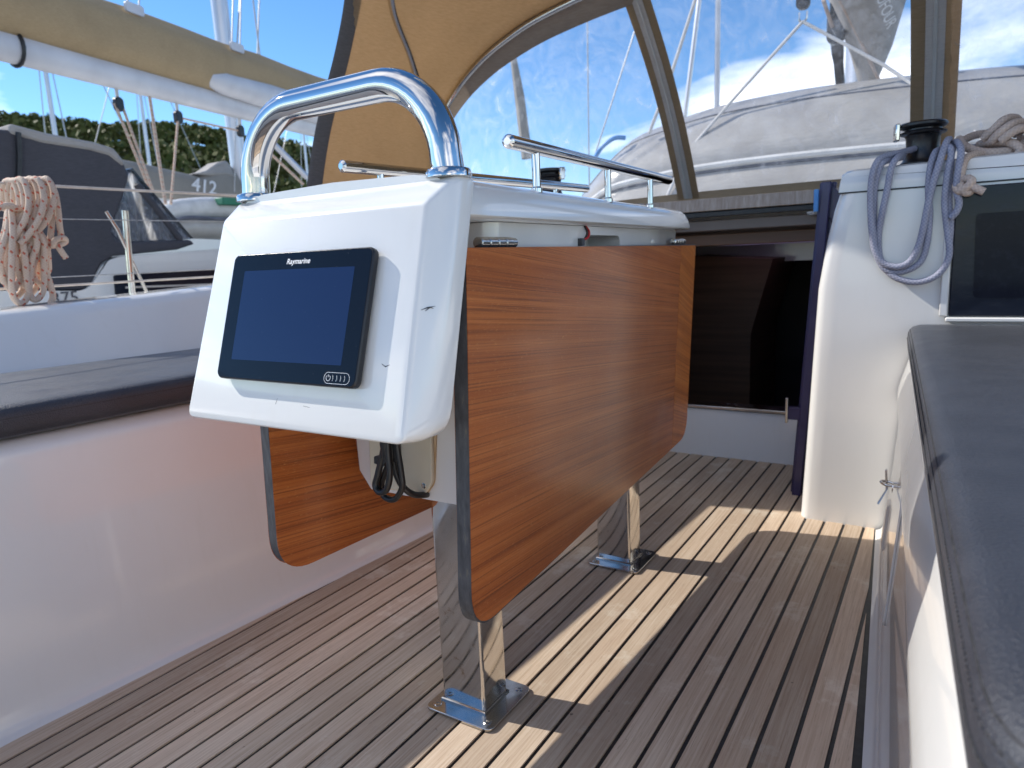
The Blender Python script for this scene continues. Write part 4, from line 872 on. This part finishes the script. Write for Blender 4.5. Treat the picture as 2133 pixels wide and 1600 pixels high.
P = [onx(u, v, XA + .012) for u, v in [(238, 573), (560, 556), (560, 622), (243, 622)]]
obj('cabin_window', prism(nb(), rpoly(P, .012), (-.02, 0, 0)), 'smoked_acrylic', ya_)
obj('window_trim', prism(nb(), [onx(u, v, XA + .016) for u, v in [(262, 597), (560, 586), (560, 589), (262, 601)]], (-.02, 0, 0)), 'wire_sheath', ya_)
text('cabin_number', '375', .085, 'print_dark', onx(136, 622, XA + .006), onx(160, 620, XA) - onx(110, 624, XA), Vector((0, 0, 1)), ya_, extrude=.001)
hood = [(-260, 606), (-260, 250), (20, 270), (90, 288), (190, 302), (232, 310), (256, 332), (270, 366), (256, 415), (240, 455), (233, 482), (244, 500), (262, 504), (398, 499), (408, 508), (372, 520), (236, 534), (212, 550), (192, 592), (172, 604)]
P = [onx(u, v, XA - .01) for u, v in hood]
ho = obj('hood_canvas', prism(nb(), P, (-2.2, 0, 0)), 'canvas_charcoal', ya_, bevel=.05, seg=4, sharp=60)
obj('hood_sunlit_top', prism(nb(), [onx(u, v, XA - .002) for u, v in [(20, 278), (90, 298), (188, 313), (228, 324), (258, 348), (262, 338), (238, 308), (195, 295), (100, 277), (20, 256)]], (-2.1, 0, 0)), 'canvas_sail', ho, bevel=.03)  # paler canvas colour paints the sunlit top band of the charcoal hood
obj('hood_piping', sweep(nb(), [onx(u, v, XA + .004) for u, v in [(38, 276), (40, 330), (38, 400), (30, 470)]], .012, 8), 'black_rubber', ho)
P = [onx(u, v, XA - .03) for u, v in [(272, 356), (300, 390), (398, 498), (262, 502), (246, 498), (234, 480), (241, 455), (257, 412)]]
hwn = obj('hood_window', prism(nb(), rpoly(P, .02, 3), (-.012, 0, 0)), 'clear_vinyl_thick', ya_)
obj('hood_front_window', prism(nb(), [onx(272, 352, XA - .04), onx(276, 350, XA - .04), onx(402, 496, XA - .04), onx(396, 498, XA - .04)], (-1.9, 0, 0)), 'clear_vinyl_thick', ya_)
obj('window_binding', sweep(nb(), [onx(u, v, XA - .03) for u, v in [(284, 384), (330, 440), (368, 490), (376, 500)]], .018, 8), 'canvas_charcoal', ya_)
# boom, sail bag
za = 2.2
def bz_(u, v, z=za): return onz(u, v, z)
B0, B1 = onz(-120, 62, za), onz(720, 283, za); bd = (B1 - B0).normalized(); B2 = B0 + bd * ((B1 - B0).length + .4)
sd_ = bd.cross(Vector((0, 0, 1))).normalized()
def ellring(c, rx_, rz_): return [c + sd_ * (rx_ * math.cos(R_(a))) + Vector((0, 0, rz_ * math.sin(R_(a)))) for a in range(0, 360, 20)]
obj('boom', loft(nb(), [ellring(B0 + (B2 - B0) * t, .07, .095) for t in (0, .25, .5, .75, 1)]), 'boom_white', ya_, sharp=70)
Lb = (B2 - B0).length
bag = []
for t in [0, .05, .1, .2, .3, .4, .5, .6, .7, .8, .9, 1]:
    hh = .43 + .05 * t + .01 * math.sin(t * 23); c0 = B0 + (B2 - B0) * t + Vector((0, 0, .055)); ring = []
    for a in range(0, 360, 15):
        ca, sa = math.cos(R_(a)), math.sin(R_(a)); wob = 1 + .06 * math.sin(t * 31 + a * .05) + .04 * math.sin(t * 57 - a * .09)
        ring.append(c0 + sd_ * (.16 * ca * wob * (1 if sa < .5 else .7)) + Vector((0, 0, hh / 2 + hh / 2 * sa * 1.0)))
    bag.append(ring)
obj('sail_bag', loft(nb(), bag), 'canvas_khaki', ya_, sharp=70)
c0 = B0 + bd * (Lb * .36)
obj('rolled_sail', loft(nb(), [ellring(B0 + bd * (Lb * t) + sd_ * .085 + Vector((0, 0, .145)), r_, r_ * 1.15) for t, r_ in ((.43, .02), (.44, .055), (.47, .085), (.6, .10), (.8, .11), (1, .11))]), 'boom_white', ya_, sharp=70)
for u, v in ((252, 28), (515, 98)):
    c_ = onz(u, v, za + .46); c_ = B0 + bd * ((c_ - B0).dot(bd)) + Vector((0, 0, .47)) + sd_ * .09
    st = obj('bag_eye', prism(nb(), [c_ + bd * a + Vector((0, 0, b)) for a, b in rrect(.16, .07, .02)], sd_ * .02), 'boom_white', ya_)
    for k in (-.05, .05): obj('lazy_jack', sweep(nb(), [c_ + bd * k, c_ + bd * (k * .5 + .9) + Vector((0, 0, 4.0)) + sd_ * -.1], .006, 6), 'wire', st)
obj('boom_strap', sweep(nb(), ellring(B0 + bd * ((onz(40, 100, za) - B0).dot(bd)), .078, .103), .012, 6, True), 'black_rubber', ya_)
def under(u, drop):
    """point hanging drop below the boom axis that lies on the picture column u"""
    best = None
    for k in range(400):
        q = B0 + (B2 - B0) * (k / 399) - Vector((0, 0, drop)); d = q - CAM; uu = CX + FPX * d.dot(RR) / d.dot(RF)
        if best is None or abs(uu - u) < best[0]: best = (abs(uu - u), q)
    return best[1]
blocks = []
for u in (248, 372, 500):
    c_ = under(u, .20); blocks.append(c_)
    blk = obj('sheet_block', loft(nb(), [[c_ + bd * a + Vector((0, 0, b)) + sd_ * dy for a, b in rrect(.07, .10, .03)] for dy in (-.02, .02)]), 'black_plastic', ya_, bevel=.008)
    tubeobj('block_strop', [c_ + Vector((0, 0, .03)), c_ + Vector((0, 0, .13))], .012, 'rope_white', blk, 6)
for a_, b_, r in ((blocks[0] + bd * .03, onx(318, 395, -5.0), .010), (blocks[0] - bd * .03, onx(322, 420, -5.05), .010), (under(312, .09), onx(345, 425, -5.0), .012), (blocks[1], onx(356, 425, -5.0), .010), (blocks[1] + bd * .03, blocks[2], .008)):
    tubeobj('mainsheet', [a_, b_], r, 'rope_fleck', ya_, 8)
tubeobj('vang_strut', [onx(560, 290, -5.55), onx(640, 370, -5.4)], .03, 'alloy', ya_, 10); tubeobj('vang_line', [onx(555, 312, -5.5), onx(632, 384, -5.4)], .014, 'rope_fleck', ya_, 8)
mt0 = B2 + bd * .2
obj('mast_tube', prism(nb(), [Vector((mt0.x + .1 * math.cos(R_(a)), mt0.y + .14 * math.sin(R_(a)), .6)) for a in range(0, 360, 24)], (0, 0, 11)), 'alloy', ya_, sharp=50)

# second yacht with the numbered cover
yb_ = thing('sailing_yacht', 'further yacht with taupe boom cover numbered 412 and tall grey mast', 'yacht', (-10, 7, -1.2))
XB = -9.0
cov = [(240, 326), (300, 338), (360, 352), (420, 366), (436, 362), (462, 336), (478, 333), (490, 348), (506, 372), (520, 410), (470, 416), (430, 420), (350, 412), (290, 400), (240, 392)]
P = [onx(u, v, XB) for u, v in cov]; obj('boom_cover', prism(nb(), P, (-.42, 0, 0)), 'canvas_taupe', yb_, bevel=.10, seg=4, sharp=60)
P = [onx(u, v, XB + .01) for u, v in [(404, 362), (430, 356), (456, 338), (474, 334), (484, 352), (492, 370), (470, 364), (440, 366)]]; obj('mast_collar', prism(nb(), P, (-.3, 0, 0)), 'canvas_sail', yb_, bevel=.03)
text('cover_number', '412', .26, 'print_white', onx(424, 389, XB + .012), onx(450, 394, XB) - onx(400, 384, XB), Vector((0, 0, 1)), yb_, shear=.2, extrude=.002, bold=.004)
obj('boom', prism(nb(), [onx(u, v, XB - .1) for u, v in [(240, 396), (290, 404), (430, 424), (430, 432), (290, 418), (240, 410)]], (-.16, 0, 0)), 'boom_white', yb_, bevel=.02)
m0 = onx(480, 250, XB - .2)
def mastpoly(x, y, a_, b_, z): return [Vector((x + a_ * math.cos(R_(q)), y + b_ * math.sin(R_(q)), z)) for q in range(0, 360, 24)]
mb, mtp = onx(497, 346, XB - .2), onx(456, 0, XB - .2)
obj('mast_tube', loft(nb(), [mastpoly(mb.x, mb.y, .11, .12, -.2), mastpoly(mb.x, mb.y, .11, .12, mb.z), mastpoly(mtp.x, mtp.y, .11, .12, mtp.z), mastpoly(2 * mtp.x - mb.x, 2 * mtp.y - mb.y, .11, .12, 2 * mtp.z - mb.z)]), 'alloy', yb_, sharp=50)
for u0, u1 in ((500, 492), (527, 542), (540, 536)): tubeobj('shroud', [onx(u0, 0, XB), onx(u1, 120, XB), onx(2 * u1 - u0 + 4, 400, XB)], .012, 'wire', yb_, 6)
obj('hull', loft(nb(), [[Vector((-9.8 + s_ * (w_ * k), y, z)) for s_, k, z in ((1, 1, .9), (1, 1.02, .5), (1, .8, -1.3), (-1, .8, -1.3), (-1, 1.02, .5), (-1, 1, .9))] for y, w_ in ((0, 1.2), (4, 1.6), (8, 1.5), (12, .1))]), 'gelcoat', yb_, sharp=50)
obj('coachroof', prism(nb(), [onx(u, v, XB + .3) for u, v in [(150, 560), (150, 500), (300, 490), (560, 486), (640, 500), (640, 560)]], (-2.2, 0, 0)), 'gelcoat', yb_, bevel=.06, seg=3)
d2 = thing('inflatable_dinghy', 'white and grey inflatable dinghy with green strap on the further yacht', 'dinghy', onx(400, 490, -8.2))
ctr = [onx(u, v, -7.6) for u, v in [(338, 462), (350, 448), (372, 440), (405, 436), (440, 434), (500, 436), (580, 440)]]
tubeobj('upper_tube', cr(ctr, 4), [.03, .06, .09, .11, .12, .12, .13, .13, .13, .13, .13, .13, .13, .13, .13, .13, .13, .13, .13, .13, .13, .13, .13, .13, .13][:len(cr(ctr, 4))], 'pvc_white', d2, 16)
ctr = [onx(u, v, -7.5) for u, v in [(358, 478), (380, 474), (410, 474), (450, 476), (560, 480)]]
tubeobj('lower_tube', cr(ctr, 4), .13, 'pvc_grey', d2, 16)
tubeobj('rubbing_strake', cr([p + Vector((.13, 0, .10)) for p in ctr], 4), .022, 'pvc_dark', d2, 8)
obj('green_strap', box(nb(), onx(458, 423, -7.42) - Vector((.1, 0, .02)), onx(506, 413, -7.36) + Vector((0, 0, .0))), 'green_strap', d2, bevel=.01)

# more yachts in the marina: only their spars and wires rise into view
spars = [(120, 262, 155, 20, .010), (146, 262, 162, 20, .010), (312, 0, 318, 30, .008), (345, 0, 344, 50, .012), (418, 0, 414, 70, .012), (612, 0, 632, 130, .010), (645, 0, 642, 120, .010), (665, 0, 652, 140, .012), (678, 0, 696, 140, .010)]
labs = ['distant white yacht with bare slender mast near the wooded hill', 'distant white yacht whose mast rises behind the tan sail bag', 'distant white yacht with mast and shrouds beside the spray hood edge']
for k, (uc, vv, xx) in enumerate(((152, 200, -30), (335, 150, -36), (655, 120, -40))):
    b = onx(uc, 520, xx); b.z = -1.2
    yk = thing('moored_yacht', labs[k], 'yacht', b, 'far moored yachts')
    obj('hull', loft(nb(), [[Vector((b.x + s_ * w_ * q, b.y + dy, z)) for s_, q, z in ((1, 1, .2), (1, .7, -1.4), (-1, .7, -1.4), (-1, 1, .2))] for dy, w_ in ((-5, 1.2), (0, 1.8), (4, 1.4), (6, .1))]), 'gelcoat', yk, sharp=50)
    obj('coachroof', box(nb(), (b.x - .9, b.y - 2, .2), (b.x + .9, b.y + 2.6, .7)), 'gelcoat', yk, bevel=.15)
    obj('mast_tube', prism(nb(), mastpoly(b.x, b.y, .07, .09, .2), (0, 0, 14)), 'alloy', yk, sharp=50)
    for q in (-1, 1):
        tubeobj('shroud', [Vector((b.x + q * 1.5, b.y, .3)), Vector((b.x, b.y, 12.5))], .022, 'wire', yk, 6); tubeobj('stay', [Vector((b.x, b.y + q * 5.4, .3)), Vector((b.x, b.y, 14))], .022, 'wire', yk, 6)

# ------------------------------------------------------------------ wooded hill
HD = 230
hz = [(-900, 300), (-500, 262), (-200, 246), (16, 240), (120, 252), (200, 262), (300, 258), (380, 264), (450, 276), (520, 300), (560, 292), (640, 312), (760, 330), (900, 360), (1100, 420), (1400, 480)]
ridge = []
for u, v in hz:
    d = ray(u, v); d.normalize(); s_ = HD / math.hypot(d.x, d.y); ridge.append(CAM + d * s_)
rg = cr(ridge, 4)
def tow(p, t, drop): q = Vector((p.x * t, p.y * t, p.z * drop)); return q
bm = nb(); rows = []
for t, dr in ((.42, -.04), (.5, .06), (.6, .26), (.72, .52), (.85, .78), (.95, .92), (1.0, .945), (1.2, .8), (1.6, .2)): rows.append([Vector((p.x * t, p.y * t, max(-1.4, (p.z - 2) * dr + 2 * noise.noise(Vector((p.x * .02, p.y * .02, t * 3))) * (dr > .2)))) for p in rg])
loft(bm, rows, closed=False); hill = obj('hill', bm, 'hillside', sharp=180); tag(hill, kind='structure')
rng = random.Random(11); verts = []; faces = []
for k in range(1500):
    j = rng.uniform(0, len(rg) - 1.001); i = int(j); p = rg[i].lerp(rg[i + 1], j - i)
    t = rng.choice((1.0, 1.0, rng.uniform(.5, 1))); dr = .05 + .895 * min(1, max(0, (t - .5) / .48)) ** .8
    H_ = rng.uniform(2.6, 5.5) * (1 if t > .95 else 1.15); base = Vector((p.x * t, p.y * t, (p.z - 2) * dr))
    base += Vector((rng.uniform(-3, 3), rng.uniform(-3, 3), 0)); rx_ = H_ * rng.uniform(.45, .75)
    for q in range(46):
        th_, ph_ = rng.uniform(0, 6.283), math.acos(rng.uniform(-.6, 1)); rr_ = rng.uniform(.55, 1.0)
        c = base + Vector((rx_ * rr_ * math.sin(ph_) * math.cos(th_), rx_ * rr_ * math.sin(ph_) * math.sin(th_), H_ * .5 + H_ * .42 * rr_ * math.cos(ph_)))
        s_ = rng.uniform(.45, 1.0); a = Vector((rng.gauss(0, 1), rng.gauss(0, 1), rng.gauss(0, 1))).normalized(); b = a.cross(Vector((rng.gauss(0, 1), rng.gauss(0, 1), rng.gauss(0, 1)))).normalized()
        n0 = len(verts); verts += [c + a * s_, c + b * s_ * .8, c - a * s_ * .9, c - b * s_ * .7]; faces.append((n0, n0 + 1, n0 + 2, n0 + 3))
me = bpy.data.meshes.new('hillside_wood'); me.from_pydata(verts, [], faces)
wd = link('hillside_wood', me, 'leaf', None, None); tag(wd, 'dark green pine wood covering the hillside beyond the marina', 'wood', kind='stuff')
